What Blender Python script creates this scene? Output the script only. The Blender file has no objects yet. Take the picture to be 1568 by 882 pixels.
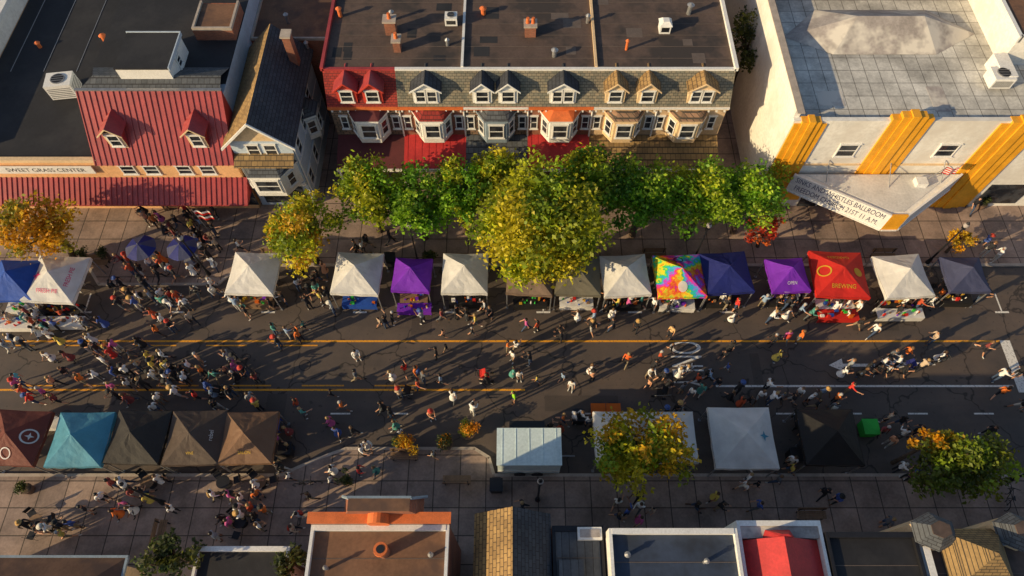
import bpy, bmesh, math, random
import numpy as np
from mathutils import Vector, Matrix
random.seed(7); rng=np.random.default_rng(11)
S=bpy.context.scene
COL=S.collection
PITCH=math.radians(61.5); SP,CP=math.sin(PITCH),math.cos(PITCH); CH=40.0
# survey(): converts a measured bearing from the drone survey to real ground metres at height z
def survey(px,py,z=0.0):
    a=(px-784)/1045.0; b=(441-py)/1045.0
    t=(CH-z)/(SP-b*CP)
    return a*t,(CP+b*SP)*t
# ---------------------------------------------------------------- materials
MATS={}
def nt(name):
    m=bpy.data.materials.new(name); m.use_nodes=True
    n=m.node_tree; n.nodes.clear()
    o=n.nodes.new('ShaderNodeOutputMaterial'); p=n.nodes.new('ShaderNodeBsdfPrincipled')
    n.links.new(p.outputs[0],o.inputs[0])
    return m,n,p,o
def N(n,t,**k):
    x=n.nodes.new(t)
    for a,b in k.items(): setattr(x,a,b)
    return x
def c4(c): return (c[0],c[1],c[2],1)
def noise(n,vec,scale,det=4,rough=.6):
    x=N(n,'ShaderNodeTexNoise'); x.inputs['Scale'].default_value=scale; x.inputs['Detail'].default_value=min(det,4)
    x.inputs['Roughness'].default_value=rough; n.links.new(vec,x.inputs['Vector']); return x.outputs['Fac']
def ramp(n,fac,stops,interp='LINEAR'):
    r=N(n,'ShaderNodeValToRGB'); r.color_ramp.interpolation=interp
    e=r.color_ramp.elements
    while len(e)<len(stops): e.new(.5)
    for i,(p,c) in enumerate(stops): e[i].position=p; e[i].color=c4(c)
    n.links.new(fac,r.inputs[0]); return r.outputs[0]
def mixc(n,fac,a,b,mode='MIX'):
    m=N(n,'ShaderNodeMix',data_type='RGBA',blend_type=mode)
    if isinstance(fac,(int,float)): m.inputs[0].default_value=fac
    else: n.links.new(fac,m.inputs[0])
    for s,v in ((6,a),(7,b)):
        if isinstance(v,tuple): m.inputs[s].default_value=c4(v)
        else: n.links.new(v,m.inputs[s])
    return m.outputs[2]
def bump(n,p,h,st,dist=.02):
    b=N(n,'ShaderNodeBump'); b.inputs['Strength'].default_value=st; b.inputs['Distance'].default_value=dist
    n.links.new(h,b.inputs['Height']); n.links.new(b.outputs[0],p.inputs['Normal'])
def mul(c,k): return tuple(min(1,x*k) for x in c)
def plain(name,c,rough=.8,var=.25,scale=1.5,bs=.25,metal=0,stain=None):
    if name in MATS: return MATS[name]
    m,n,p,o=nt(name); g=N(n,'ShaderNodeNewGeometry').outputs['Position']
    f=noise(n,g,scale,6,.65); f2=noise(n,g,scale*9,4)
    col=ramp(n,f,[(.3,mul(c,1-var)),(.7,mul(c,1+var))])
    col=mixc(n,.25,col,ramp(n,f2,[(.35,mul(c,.6)),(.65,mul(c,1.35))]))
    if stain:
        f3=noise(n,g,scale*.35,8,.7); msk=ramp(n,f3,[(.48,(0,0,0)),(.6,(1,1,1))])
        col=mixc(n,msk,col,stain)
    n.links.new(col,p.inputs['Base Color']); p.inputs['Roughness'].default_value=rough; p.inputs['Metallic'].default_value=metal
    bump(n,p,f2,bs); MATS[name]=m; return m
def brickm(name,c1,c2,mortar,axis='w',bw=.22,bh=.075,ms=.012,rough=.85,bs=.5,var=.3):
    if name in MATS: return MATS[name]
    m,n,p,o=nt(name); g=N(n,'ShaderNodeNewGeometry').outputs['Position']
    s=N(n,'ShaderNodeSeparateXYZ'); n.links.new(g,s.inputs[0]); cb=N(n,'ShaderNodeCombineXYZ')
    if axis=='w':
        a=N(n,'ShaderNodeMath',operation='ADD'); n.links.new(s.outputs[0],a.inputs[0]); n.links.new(s.outputs[1],a.inputs[1])
        n.links.new(a.outputs[0],cb.inputs[0]); n.links.new(s.outputs[2],cb.inputs[1])
    elif axis=='x': n.links.new(s.outputs[0],cb.inputs[0]); n.links.new(s.outputs[2],cb.inputs[1])
    elif axis=='y': n.links.new(s.outputs[1],cb.inputs[0]); n.links.new(s.outputs[2],cb.inputs[1])
    else: n.links.new(s.outputs[0],cb.inputs[0]); n.links.new(s.outputs[1],cb.inputs[1])
    b=N(n,'ShaderNodeTexBrick'); b.inputs['Scale'].default_value=1; b.inputs['Brick Width'].default_value=bw
    b.inputs['Row Height'].default_value=bh; b.inputs['Mortar Size'].default_value=ms
    if axis=='g': b.offset=0
    b.inputs['Color1'].default_value=c4(c1); b.inputs['Color2'].default_value=c4(c2); b.inputs['Mortar'].default_value=c4(mortar)
    n.links.new(cb.outputs[0],b.inputs['Vector'])
    f=noise(n,g,.5,8,.7); f2=noise(n,g,7,4)
    col=mixc(n,1.0,b.outputs[0],ramp(n,f,[(.3,(1-var,)*3),(.7,(1+var*.3,)*3)]),'MULTIPLY')
    col=mixc(n,.6,col,mixc(n,1.0,col,ramp(n,f2,[(.3,(.6,)*3),(.7,(1.0,)*3)]),'MULTIPLY'))
    n.links.new(col,p.inputs['Base Color']); p.inputs['Roughness'].default_value=rough
    ad=N(n,'ShaderNodeMath',operation='SUBTRACT'); n.links.new(f2,ad.inputs[0]); n.links.new(b.outputs['Fac'],ad.inputs[1])
    bump(n,p,ad.outputs[0],bs,.015); MATS[name]=m; return m
def asphalt(name='asphalt',k=1.0,cracks=True):
    m,n,p,o=nt(name); g=N(n,'ShaderNodeNewGeometry').outputs['Position']
    mp=N(n,'ShaderNodeMapping'); mp.inputs['Scale'].default_value=(.12,1,1); n.links.new(g,mp.inputs[0])
    f=noise(n,mp.outputs[0],.9,6,.6); f1=noise(n,g,.35,8,.7); f2=noise(n,g,40,3)
    col=ramp(n,f,[(.3,mul((.066,.051,.046),k)),(.7,mul((.150,.108,.084),k))])
    col=mixc(n,.5,col,ramp(n,f1,[(.35,mul((.050,.042,.040),k)),(.65,mul((.155,.110,.084),k))]))
    col=mixc(n,.3,col,ramp(n,f2,[(.3,(.02,.02,.02)),(.7,(.15,.12,.10))]))
    f4=noise(n,g,3.3,2,.5); col=mixc(n,ramp(n,f4,[(.66,(0,)*3),(.72,(.55,)*3)]),col,(.025,.022,.022))
    if cracks:
        v=N(n,'ShaderNodeTexVoronoi',feature='DISTANCE_TO_EDGE'); v.inputs['Scale'].default_value=.22
        w=N(n,'ShaderNodeVectorMath',operation='ADD'); nn=N(n,'ShaderNodeTexNoise'); nn.inputs['Scale'].default_value=1.2; n.links.new(g,nn.inputs['Vector'])
        n.links.new(g,w.inputs[0]); n.links.new(nn.outputs['Color'],w.inputs[1]); n.links.new(w.outputs[0],v.inputs['Vector'])
        cr=ramp(n,v.outputs[0],[(.004,(.35,)*3),(.012,(1,)*3)]); col=mixc(n,1.0,col,cr,'MULTIPLY')
    n.links.new(col,p.inputs['Base Color']); p.inputs['Roughness'].default_value=.7
    bump(n,p,f2,.35,.01); return m
ASPH=asphalt(); ASPH2=asphalt('asphalt_patch',.6,False)
def paint(name,c,wear=.45):
    m,n,p,o=nt(name); g=N(n,'ShaderNodeNewGeometry').outputs['Position']
    f=noise(n,g,9,8,.8); k=ramp(n,f,[(wear-.08,(0,)*3),(wear+.05,(1,)*3)])
    n.links.new(mixc(n,k,(.09,.07,.06),c),p.inputs['Base Color']); p.inputs['Roughness'].default_value=.6; return m
YEL=paint('yellow_road_paint',(.85,.36,.015),.42); WHT=paint('white_road_paint',(.78,.75,.70),.42)
def glassm():
    m,n,p,o=nt('window_glass'); g=N(n,'ShaderNodeNewGeometry').outputs['Position']
    n.links.new(ramp(n,noise(n,g,1.3,2),[(.4,(.012,.014,.02)),(.6,(.05,.055,.065))]),p.inputs['Base Color'])
    p.inputs['Roughness'].default_value=.12; return m
GLASS=glassm()
def fabric(name,c,rough=.7):
    if name in MATS: return MATS[name]
    m,n,p,o=nt(name); g=N(n,'ShaderNodeNewGeometry').outputs['Position']
    f=noise(n,g,1.1,5,.6)
    n.links.new(ramp(n,f,[(.3,mul(c,.82)),(.7,mul(c,1.12))]),p.inputs['Base Color'])
    p.inputs['Roughness'].default_value=rough; bump(n,p,noise(n,g,3.2,3),.5,.06)
    t=N(n,'ShaderNodeBsdfTranslucent'); t.inputs[0].default_value=c4(c)
    mx=N(n,'ShaderNodeMixShader'); mx.inputs[0].default_value=.3
    n.links.new(p.outputs[0],mx.inputs[1]); n.links.new(t.outputs[0],mx.inputs[2]); n.links.new(mx.outputs[0],o.inputs[0])
    MATS[name]=m; return m
def tiedye():
    m,n,p,o=nt('tie_dye_fabric'); t=N(n,'ShaderNodeTexCoord').outputs['Object']
    gr=N(n,'ShaderNodeTexGradient',gradient_type='RADIAL'); n.links.new(t,gr.inputs[0])
    ln=N(n,'ShaderNodeVectorMath',operation='LENGTH'); n.links.new(t,ln.inputs[0])
    a=N(n,'ShaderNodeMath',operation='MULTIPLY_ADD'); n.links.new(ln.outputs['Value'],a.inputs[0]); a.inputs[1].default_value=.35; n.links.new(gr.outputs['Fac'],a.inputs[2])
    b=N(n,'ShaderNodeMath',operation='MULTIPLY_ADD'); n.links.new(noise(n,t,2.5,4),b.inputs[0]); b.inputs[1].default_value=.5; n.links.new(a.outputs[0],b.inputs[2])
    q=N(n,'ShaderNodeMath',operation='MULTIPLY'); n.links.new(b.outputs[0],q.inputs[0]); q.inputs[1].default_value=3
    fr=N(n,'ShaderNodeMath',operation='FRACT'); n.links.new(q.outputs[0],fr.inputs[0])
    n.links.new(ramp(n,fr.outputs[0],[(0,(.85,.03,.02)),(.17,(.9,.3,.01)),(.33,(.85,.7,.02)),(.5,(.03,.55,.08)),(.66,(.01,.4,.75)),(.83,(.45,.05,.6)),(1,(.85,.03,.15))]),p.inputs['Base Color'])
    p.inputs['Roughness'].default_value=.7; return m
TIE=tiedye()
def leafm():
    m,n,p,o=nt('leaves'); a=N(n,'ShaderNodeAttribute',attribute_name='leafcol')
    n.links.new(a.outputs['Color'],p.inputs['Base Color']); p.inputs['Roughness'].default_value=.55
    t=N(n,'ShaderNodeBsdfTranslucent'); n.links.new(a.outputs['Color'],t.inputs[0])
    mx=N(n,'ShaderNodeMixShader'); mx.inputs[0].default_value=.42
    n.links.new(p.outputs[0],mx.inputs[1]); n.links.new(t.outputs[0],mx.inputs[2]); n.links.new(mx.outputs[0],o.inputs[0]); return m
LEAF=leafm()
BARK=plain('bark',(.09,.06,.04),.9,.4,6,.8)
WHITE=plain('white_paint',(.80,.78,.74),.5,.1,1.2,.1)
METAL=plain('grey_metal',(.35,.35,.36),.45,.2,3,.1,.6)
DARKM=plain('dark_metal',(.03,.03,.035),.5,.2,3,.1,.5)
CONC=brickm('sidewalk_slabs',(.48,.34,.27),(.36,.265,.22),(.10,.075,.06),'g',1.5,1.5,.03,.85,.4,.5)
KERB=plain('kerb_concrete',(.44,.37,.31),.8,.25,2,.2)
ROOFD=plain('flat_roof_membrane',(.105,.070,.056),.85,.3,.7,.3,0,(.046,.036,.033))
ROOFK=plain('black_roof_membrane',(.016,.016,.020),.8,.3,.6,.3,0,(.028,.027,.03))
ROOFB=plain('brown_roof_membrane',(.20,.10,.055),.85,.3,.8,.3,0,(.11,.06,.042))
ROOFBL=plain('bluegrey_roof',(.035,.05,.085),.7,.3,.6,.2,0,(.02,.026,.04))
REDMET=plain('red_metal_roof',(.36,.05,.05),.4,.25,1.2,.15)
REDSH=brickm('red_shingle',(.45,.045,.03),(.32,.03,.025),(.08,.015,.015),'x',.25,.14,.012)
GRNSH=brickm('slate_shingle',(.36,.30,.21),(.20,.20,.16),(.06,.06,.055),'x',.28,.15,.012)
GRYSH=brickm('grey_and_shaded_shingle_ns',(.075,.08,.095),(.045,.05,.065),(.02,.02,.025),'y',.35,.16,.014)  # grey dormer roofs, plus painted-in shade on the east gable slopes
TANSH=brickm('tan_and_lit_shingle_ns',(.50,.31,.12),(.33,.20,.08),(.08,.05,.03),'y',.35,.16,.014)  # tan dormer roofs, plus painted-in sunlight on the west gable slopes
TANSHX=brickm('tan_shingle',(.42,.27,.11),(.28,.18,.08),(.07,.05,.03),'x',.35,.15,.014)
GREYX=brickm('grey_shingle',(.14,.15,.165),(.09,.10,.115),(.04,.04,.045),'x',.35,.15,.014)
STONE=brickm('rubble_stone',(.50,.29,.18),(.27,.17,.11),(.10,.08,.06),'w',.42,.2,.03,.9,.8)
BRICK=brickm('red_brick',(.48,.14,.06),(.34,.09,.045),(.25,.19,.15),'w',.22,.08,.01)
TERRA=plain('terracotta_trim',(.68,.16,.04),.7,.25,2)
CREAM=plain('cream_render',(.74,.53,.31),.8,.15,.8,.15)
PEACH=plain('peach_render',(.74,.42,.20),.8,.15,.8,.15)
STUC=plain('white_stucco',(.82,.78,.71),.75,.12,.5,.2,0,(.70,.65,.58))
GOLD=plain('gold_paint',(.88,.38,.02),.55,.2,1.2,.15)
PALEB=plain('pale_blue_siding',(.46,.54,.63),.7,.12,1,.15)
WROOF=brickm('weathered_white_roof',(.82,.79,.72),(.70,.67,.61),(.30,.28,.25),'g',.9,1.1,.025,.8,.4,.5)
GREYW=plain('grey_weathered',(.36,.32,.30),.85,.4,.9,.3,0,(.66,.61,.54))
BLUEG=plain('bluegrey_trim',(.22,.28,.34),.6,.2,1)
DOORM=plain('door_paint',(.10,.04,.03),.5)
WOOD=plain('wood',(.22,.13,.07),.7,.3,4)
MAROON=plain('maroon_porch_roof',(.11,.02,.022),.7,.3,1)
REDPORCH=plain('red_porch_roof',(.50,.03,.03),.6,.25,1)
SEAM=plain('roof_seam',(.13,.10,.085),.8,.2,2)
def persmat(name,stops=None,useobj=False,k=1.0,rough=.8):
    m,n,p,o=nt(name); oi=N(n,'ShaderNodeObjectInfo')
    if useobj: n.links.new(oi.outputs['Color'],p.inputs['Base Color'])
    else:
        q=N(n,'ShaderNodeMath',operation='MULTIPLY'); n.links.new(oi.outputs['Random'],q.inputs[0]); q.inputs[1].default_value=k
        f=N(n,'ShaderNodeMath',operation='FRACT'); n.links.new(q.outputs[0],f.inputs[0])
        n.links.new(ramp(n,f.outputs[0],stops,'CONSTANT'),p.inputs['Base Color'])
    p.inputs['Roughness'].default_value=rough; return m
PM=[persmat('skin',[(0,(.60,.31,.19)),(.4,(.50,.26,.15)),(.7,(.30,.13,.07)),(.85,(.10,.045,.025))],k=7.3,rough=.5),
    persmat('shirt_cloth',None,True),
    persmat('trouser_cloth',[(0,(.015,.017,.025)),(.35,(.04,.07,.14)),(.6,(.25,.20,.13)),(.75,(.10,.11,.12)),(.88,(.5,.48,.44))],k=13.7),
    persmat('hair',[(0,(.012,.009,.008)),(.4,(.05,.025,.012)),(.65,(.15,.08,.035)),(.82,(.35,.22,.09)),(.93,(.4,.38,.36))],k=23.1,rough=.5),
    persmat('shoe',[(0,(.02,.02,.02)),(.5,(.6,.58,.55)),(.8,(.2,.1,.05))],k=31.7),
    persmat('accessory',[(0,(.02,.02,.02)),(.35,(.5,.05,.03)),(.5,(.6,.57,.5)),(.7,(.05,.1,.3)),(.85,(.5,.3,.1))],k=41.3)]
# ---------------------------------------------------------------- mesh building
class MB:
    def __init__(s): s.v=[]; s.f=[]
    def add(s,vs,fs,M=None):
        o=len(s.v)
        if M is not None: vs=[tuple(M@Vector(v)) for v in vs]
        s.v+=[tuple(v) for v in vs]; s.f+=[tuple(i+o for i in f) for f in fs]
    def box(s,x0,x1,y0,y1,z0,z1,M=None):
        s.add([(x0,y0,z0),(x1,y0,z0),(x1,y1,z0),(x0,y1,z0),(x0,y0,z1),(x1,y0,z1),(x1,y1,z1),(x0,y1,z1)],
          [(0,3,2,1),(4,5,6,7),(0,1,5,4),(1,2,6,5),(2,3,7,6),(3,0,4,7)],M)
    def prism(s,pts,z0,z1,M=None,pts2=None):
        n=len(pts); p2=pts2 or pts
        s.add([(x,y,z0) for x,y in pts]+[(x,y,z1) for x,y in p2],
          [tuple(range(n-1,-1,-1)),tuple(range(n,2*n))]+[(i,(i+1)%n,n+(i+1)%n,n+i) for i in range(n)],M)
    def cyl(s,x,y,z0,z1,r,r2=None,n=10,M=None):
        r2=r if r2 is None else r2
        s.prism([(x+r*math.cos(6.2832*i/n),y+r*math.sin(6.2832*i/n)) for i in range(n)],z0,z1,M,
                [(x+r2*math.cos(6.2832*i/n),y+r2*math.sin(6.2832*i/n)) for i in range(n)])
    def tube(s,a,b,r,r2=None,n=6):
        a=Vector(a);b=Vector(b);d=b-a;L=d.length
        if L<1e-5:return
        M=Matrix.Translation(a)@d.to_track_quat('Z','Y').to_matrix().to_4x4()
        s.cyl(0,0,0,L,r,r2,n,M)
    def gable(s,x0,x1,y0,y1,ze,zp,th,M=None,xm=None):
        xm=(x0+x1)/2 if xm is None else xm
        for (a,za,b,zb) in ((x0,ze,xm,zp),(xm,zp,x1,ze)):
            s.add([(a,y0,za-th),(b,y0,zb-th),(b,y1,zb-th),(a,y1,za-th),(a,y0,za),(b,y0,zb),(b,y1,zb),(a,y1,za)],
             [(0,3,2,1),(4,5,6,7),(0,1,5,4),(1,2,6,5),(2,3,7,6),(3,0,4,7)],M)
    def sphere(s,c,r,n=10,m=6,sz=1,M=None):
        vs=[];fs=[]
        for j in range(m+1):
            t=math.pi*j/m
            for i in range(n):
                a=6.2832*i/n; vs.append((c[0]+r*math.sin(t)*math.cos(a),c[1]+r*math.sin(t)*math.sin(a),c[2]+r*sz*math.cos(t)))
        for j in range(m):
            for i in range(n): fs.append((j*n+i,(j+1)*n+i,(j+1)*n+(i+1)%n,j*n+(i+1)%n))
        s.add(vs,fs,M)
def mkobj(name,mb,mat,parent=None,smooth=False):
    me=bpy.data.meshes.new(name); me.from_pydata(mb.v,[],mb.f); me.update()
    if isinstance(mat,(list,tuple)):
        for q in mat: me.materials.append(q)
    else: me.materials.append(mat)
    if smooth: me.polygons.foreach_set('use_smooth',[True]*len(me.polygons))
    ob=bpy.data.objects.new(name,me); COL.objects.link(ob)
    if parent: ob.parent=parent
    return ob
class G:
    def __init__(s,name,loc=(0,0,0),rz=0):
        s.name=name; s.parts={}; s.loc=loc; s.rz=rz
    def __call__(s,part,mat):
        if part not in s.parts: s.parts[part]=(MB(),mat)
        return s.parts[part][0]
    def done(s,smooth=()):
        e=bpy.data.objects.new(s.name,None); COL.objects.link(e); e.location=s.loc; e.rotation_euler=(0,0,s.rz); e.empty_display_size=.3
        for k,(mb,mat) in s.parts.items():
            if mb.v: mkobj(k,mb,mat,e,k in smooth)
        return e
def T(x,y,z,deg=0): return Matrix.Translation((x,y,z))@Matrix.Rotation(math.radians(deg),4,'Z')
SOUTH=180;EAST=-90;WEST=90
def win(g,M,w,h,fr=WHITE,fn='window_frames',t=.07,sill=True):
    F=g(fn,fr);GL=g('window_glass',GLASS)
    GL.box(-w/2+t,w/2-t,.004,.03,t,h-t,M)
    F.box(-w/2,-w/2+t,0,.07,0,h,M);F.box(w/2-t,w/2,0,.07,0,h,M)
    F.box(-w/2+t,w/2-t,0,.07,h-t,h,M);F.box(-w/2+t,w/2-t,0,.07,0,t,M)
    F.box(-w/2+t,w/2-t,.031,.06,h/2-.025,h/2+.025,M)
    if sill: F.box(-w/2-.06,w/2+.06,0,.12,-.06,-.002,M); F.box(-w/2-.05,w/2+.05,0,.1,h+.002,h+.09,M)
# ---------------------------------------------------------------- ground, road
def sheet(name,x0,x1,y0,y1,z,mat):
    b=MB(); b.add([(x0,y0,z),(x1,y0,z),(x1,y1,z),(x0,y1,z)],[(0,1,2,3)]); return mkobj(name,b,mat)
sheet('ground',-400,400,-400,400,-.02,plain('ground_dirt',(.07,.06,.05),.9,.3,.3))
sheet('road',-200,200,9.0,24.0,0,ASPH)
nb=[(-200,23.4),(-28.8,23.4),(-27.6,21.9),(-19.6,21.9),(-18.3,23.4),(200,23.4),(200,60),(-200,60)]
sb=[(-200,-60),(200,-60),(200,9.4),(-1.0,9.4),(-1.3,10.4),(-2.2,10.95),(-9.8,10.95),(-11.5,10.3),(-13.4,9.4),(-200,9.4)]
def pave(name,pts,edge):
    g=G(name); b=g('slabs',CONC); b.prism(pts,-.01,.13)
    k=g('kerb',KERB)
    for i in edge:
        a=Vector(pts[i]+(0,));c=Vector(pts[(i+1)%len(pts)]+(0,)); d=(c-a).normalized(); L=(c-a).length
        M=Matrix.Translation(a)@Matrix.Rotation(math.atan2(d.y,d.x),4,'Z')
        k.box(0,L,-.03,.15,-.01,.134,M)
    g.done()
pave('sidewalk',nb,range(0,5)); pave('sidewalk',sb,range(2,9))
rm=G('road_markings'); Y_=rm('yellow_lines',YEL); W_=rm('white_lines',WHT)
def flat(b,x0,x1,y0,y1,z=.008): b.add([(x0,y0,z),(x1,y0,z),(x1,y1,z),(x0,y1,z)],[(0,1,2,3)])
flat(Y_,-120,31.2,17.78,17.91);
for i in range(27):
    x=-60+i*4.5
    if x<-12: flat(Y_,x,x+2.6,17.5,17.59)
flat(Y_,-120,.8,14.5,14.63)
for i in range(12):
    x=-58+i*4.5
    flat(Y_,x,x+2.6,14.8,14.89)
flat(W_,12.6,31,14.75,14.88); flat(W_,31.2,31.85,14.4,17.9); flat(W_,31.2,31.8,9.6,11.5)
for x in (-11,-7.5,4,8,12,16,20,24,28): flat(W_,x,x+1.2,13.0,13.1)
for x in range(-34,36,6): flat(W_,x,x+.1,20.0,21.3); flat(W_,x-.4,x+.5,19.85,19.98)
def road_text(txt,x,y,size,rz,sx=1):
    cu=bpy.data.curves.new('t','FONT'); cu.body=txt; cu.size=size; cu.align_x='CENTER'; cu.align_y='CENTER'
    ob=bpy.data.objects.new('t',cu); COL.objects.link(ob); dg=bpy.context.evaluated_depsgraph_get()
    me=bpy.data.meshes.new_from_object(ob.evaluated_get(dg)); vs=[v.co.copy() for v in me.vertices]; fs=[tuple(p.vertices) for p in me.polygons]
    bpy.data.objects.remove(ob); return vs,fs
vs,fs=road_text('ONLY',0,0,1.9,0); M=Matrix.Translation((10.9,16.3,.008))@Matrix.Rotation(math.radians(-90),4,'Z')@Matrix.Diagonal((.62,1.5,1,1))
W_.add(vs,fs,M)
def arrow(x,y):
    W_.add([(x,y-.1,.008),(x+2,y-.1,.008),(x+2,y+.1,.008),(x,y+.1,.008),(x-.9,y,.008),(x,y-.45,.008),(x,y+.45,.008)],[(0,1,2,3),(4,5,6)])
arrow(20.8,16.2); arrow(24.6,16.3)
rm.done()
pt=G('asphalt_patches'); pb=pt('patches',ASPH2)
for (a,b,c,d) in ((-24,-21.8,15.2,16.9),(-6.5,-5.2,18.3,22),(2,6.5,13.2,14.2),(15,15.6,9.6,17),(-33,-29,19,19.5),(22,25,18.6,19.6),(-15,-13.8,12.6,14.3)): flat(pb,a,b,c,d,.004)
pt.done()
for (x,y) in ((-13,16.2),(3.5,16.1),(19,12.3),(-27,12.9)):
    g=G('manhole_cover',(x,y,0)); g('rim',DARKM).cyl(0,0,.001,.007,.38,None,24); g('lid',ASPH2).cyl(0,0,.0071,.012,.33,None,24); g.done()
# ---------------------------------------------------------------- row houses
HX=[-9.5+4.23*i for i in range(6)]
FY=31.7
mans=[REDSH,GRNSH,GRNSH,GRNSH,GRNSH,GRNSH]
TST=plain('tan_stone',(.58,.41,.25),.85,.3,2,.5)
wallm=[STONE,BRICK,STONE,BRICK,TST,TST]
bayc=[WHITE,WHITE,BLUEG,WHITE,CREAM,CREAM]
bayr=[MAROON,REDSH,GREYX,TERRA,STONE,STONE]
porch=[MAROON,REDPORCH,GREYX,REDPORCH,TANSHX,TANSHX]
dormc=[plain('red_trim',(.55,.05,.03),.6),WHITE,WHITE,WHITE,CREAM,CREAM]
dorms=[(-10.55,-8.9),(-5.47,),(-1.9,-.25),(3.25,),(6.6,8.65),(12.1,)]
droof=[REDMET,GRYSH,GRYSH,GRYSH,TANSH,TANSH]
def bay(g,cx,y,z0,z1,wm,rmat,w=1.25,f=.68,d=.85,deg=SOUTH,zr=None):
    M=T(cx,y,0,deg)
    P=[(-w,-.02),(w,-.02),(f,d),(-f,d)]
    g('bay_walls',wm).prism(P,z0,z1,M)
    P1=[(-w-.12,-.02),(w+.12,-.02),(f+.1,d+.12),(-f-.1,d+.12)]; P2=[(-w+.3,-.02),(w-.3,-.02),(f-.2,d-.5),(-f+.2,d-.5)]
    g('bay_cornice',wm).prism(P1,z1+.002,z1+.14,M)
    g('bay_roof',rmat).prism(P1,z1+.142,zr or z1+.6,M,P2)
    h=(z1-z0)*.6; zz=z0+(z1-z0)*.26
    win(g,M@T(0,d,zz),f*2-.35,h)
    for sg in (1,-1):
        a=Vector((sg*w,0));b=Vector((sg*f,d)); mid=(a+b)/2
        nrm=Vector((sg*d,(w-f))).normalized(); rot=math.degrees(math.atan2(nrm.y,nrm.x))-90
        win(g,M@T(mid.x,mid.y,zz,rot),.62,h)
for i,cx in enumerate(HX):
    g=G('row_house'); x0=cx-2.115; x1=cx+2.115
    if i==0:x0-=.35
    if i==5:x1+=.35
    g('walls',wallm[i]).box(x0,x1,FY,48,0,6.6)
    cm=TERRA if i<4 else CREAM
    g('cornice',cm).box(x0+.002,x1-.002,FY-.32,FY-.002,6.45,6.75); g('gutter',WHITE if i>3 or i==2 else TERRA).box(x0+.01,x1-.01,FY-.42,FY-.322,6.62,6.74)
    for k in range(9):
        xx=x0+.2+k*(x1-x0-.4)/8; g('brackets',WHITE).box(xx-.05,xx+.05,FY-.26,FY-.003,6.2,6.448)
    my0,my1,mz0,mz1=FY-.3,FY+.95,6.752,8.75
    g('mansard_roof',mans[i]).add([(x0,my0,mz0),(x1,my0,mz0),(x1,my1,mz1),(x0,my1,mz1),(x0,my1,mz0),(x1,my1,mz0)],[(0,1,2,3),(0,3,4),(1,5,2)])
    g('upper_walls',STONE).box(x0,x1,my1,48,6.602,8.7)
    g('roof',ROOFD).box(x0+.002,x1-.002,my1+.12,47.9,8.702,8.76)
    g('roof_edge',WHITE if i else REDMET).box(x0,x1,my1-.1,my1+.1,8.72,8.86)
    if i in (1,3,): g('party_wall',WHITE if i==1 else CREAM).box(x1-.08,x1+.08,my1+.101,48,8.7,8.93)
    if i==0: g('party_wall',REDMET).box(x0-.1,x0+.1,my1-.1,48,8.7,9.0)
    if i==5: g('party_wall',WHITE).box(x1-.1,x1+.12,my1-.1,48,8.7,8.98)
    if i<5:g('downpipe',WHITE).cyl(x1-.02,FY-.08,0,6.5,.06)
    for k in range(13): g('roof_seams',SEAM).box(x0+.01,x1-.01,33.6+k*1.05,33.63+k*1.05,8.761,8.775)
    for k in range(3):
        a=random.uniform(x0+.3,x1-1.8); b=random.uniform(33,41); g('roof_patches',random.choice([ROOFK,SEAM])).box(a,a+random.uniform(.5,1.4),b,b+random.uniform(.4,1.2),8.761,8.766+.002*k)
    for dx in dorms[i]:
        hw=.62 if len(dorms[i])>1 else .85
        yf=my0+.12
        g('dormer_walls',dormc[i]).box(dx-hw,dx+hw,yf,my1+.3,6.98,8.12)
        g('dormer_walls',dormc[i]).add([(dx-hw,yf,8.122),(dx+hw,yf,8.122),(dx,yf,8.66),(dx-hw,my1+.3,8.122),(dx+hw,my1+.3,8.122),(dx,my1+.3,8.66)],[(0,1,2),(3,5,4),(0,2,5,3),(1,4,5,2)])
        g('dormer_roof',droof[i]).gable(dx-hw-.16,dx+hw+.16,yf-.18,my1+.5,8.12,8.82,.07)
        g('dormer_trim',dormc[i]).gable(dx-hw-.18,dx+hw+.18,yf-.22,yf-.182,8.11,8.83,.12)
        if len(dorms[i])>1: win(g,T(dx,yf,7.1,SOUTH),.85,.95)
        else:
            win(g,T(dx-.36,yf,7.1,SOUTH),.66,.95); win(g,T(dx+.36,yf,7.1,SOUTH),.66,.95)
    bay(g,cx,FY,3.9,5.95,bayc[i],bayr[i],zr=6.44)
    for sx in (-1.72,1.72): win(g,T(cx+sx,FY,4.4,SOUTH),.5,1.2)
    win(g,T(cx-.8,FY,.9,SOUTH),1.5,1.7); g('door',DOORM).box(cx+.75,cx+1.65,FY-.06,FY-.002,.15,2.3); g('door_frame',WHITE).box(cx+.65,cx+.748,FY-.09,FY-.002,.15,2.4); g('door_frame',WHITE).box(cx+1.652,cx+1.75,FY-.09,FY-.002,.15,2.4)
    pf=FY-2.3
    g('porch_roof',porch[i]).add([(x0,pf,2.95),(x1,pf,2.95),(x1,FY-.002,3.75),(x0,FY-.002,3.75),(x0,pf,2.8),(x1,pf,2.8),(x1,FY-.002,3.6),(x0,FY-.002,3.6)],[(0,1,2,3),(7,6,5,4),(0,4,5,1),(1,5,6,2),(0,3,7,4)])
    if i in(1,3):
        for k in range(9):
            xx=x0+.2+k*(x1-x0-.4)/8
            g('porch_seams',porch[i]).add([(xx-.02,pf,2.99),(xx+.02,pf,2.99),(xx+.02,FY,3.79),(xx-.02,FY,3.79),(xx-.02,pf,2.94),(xx+.02,pf,2.94)],[(0,1,2,3),(0,4,5,1)])
    g('porch_trim',WHITE).box(x0,x1,pf-.08,pf-.002,2.68,2.92)
    for sx in (x0+.12,cx,x1-.12): g('porch_posts',WHITE).box(sx-.07,sx+.07,pf+.05,pf+.19,.35,2.8)
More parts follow.
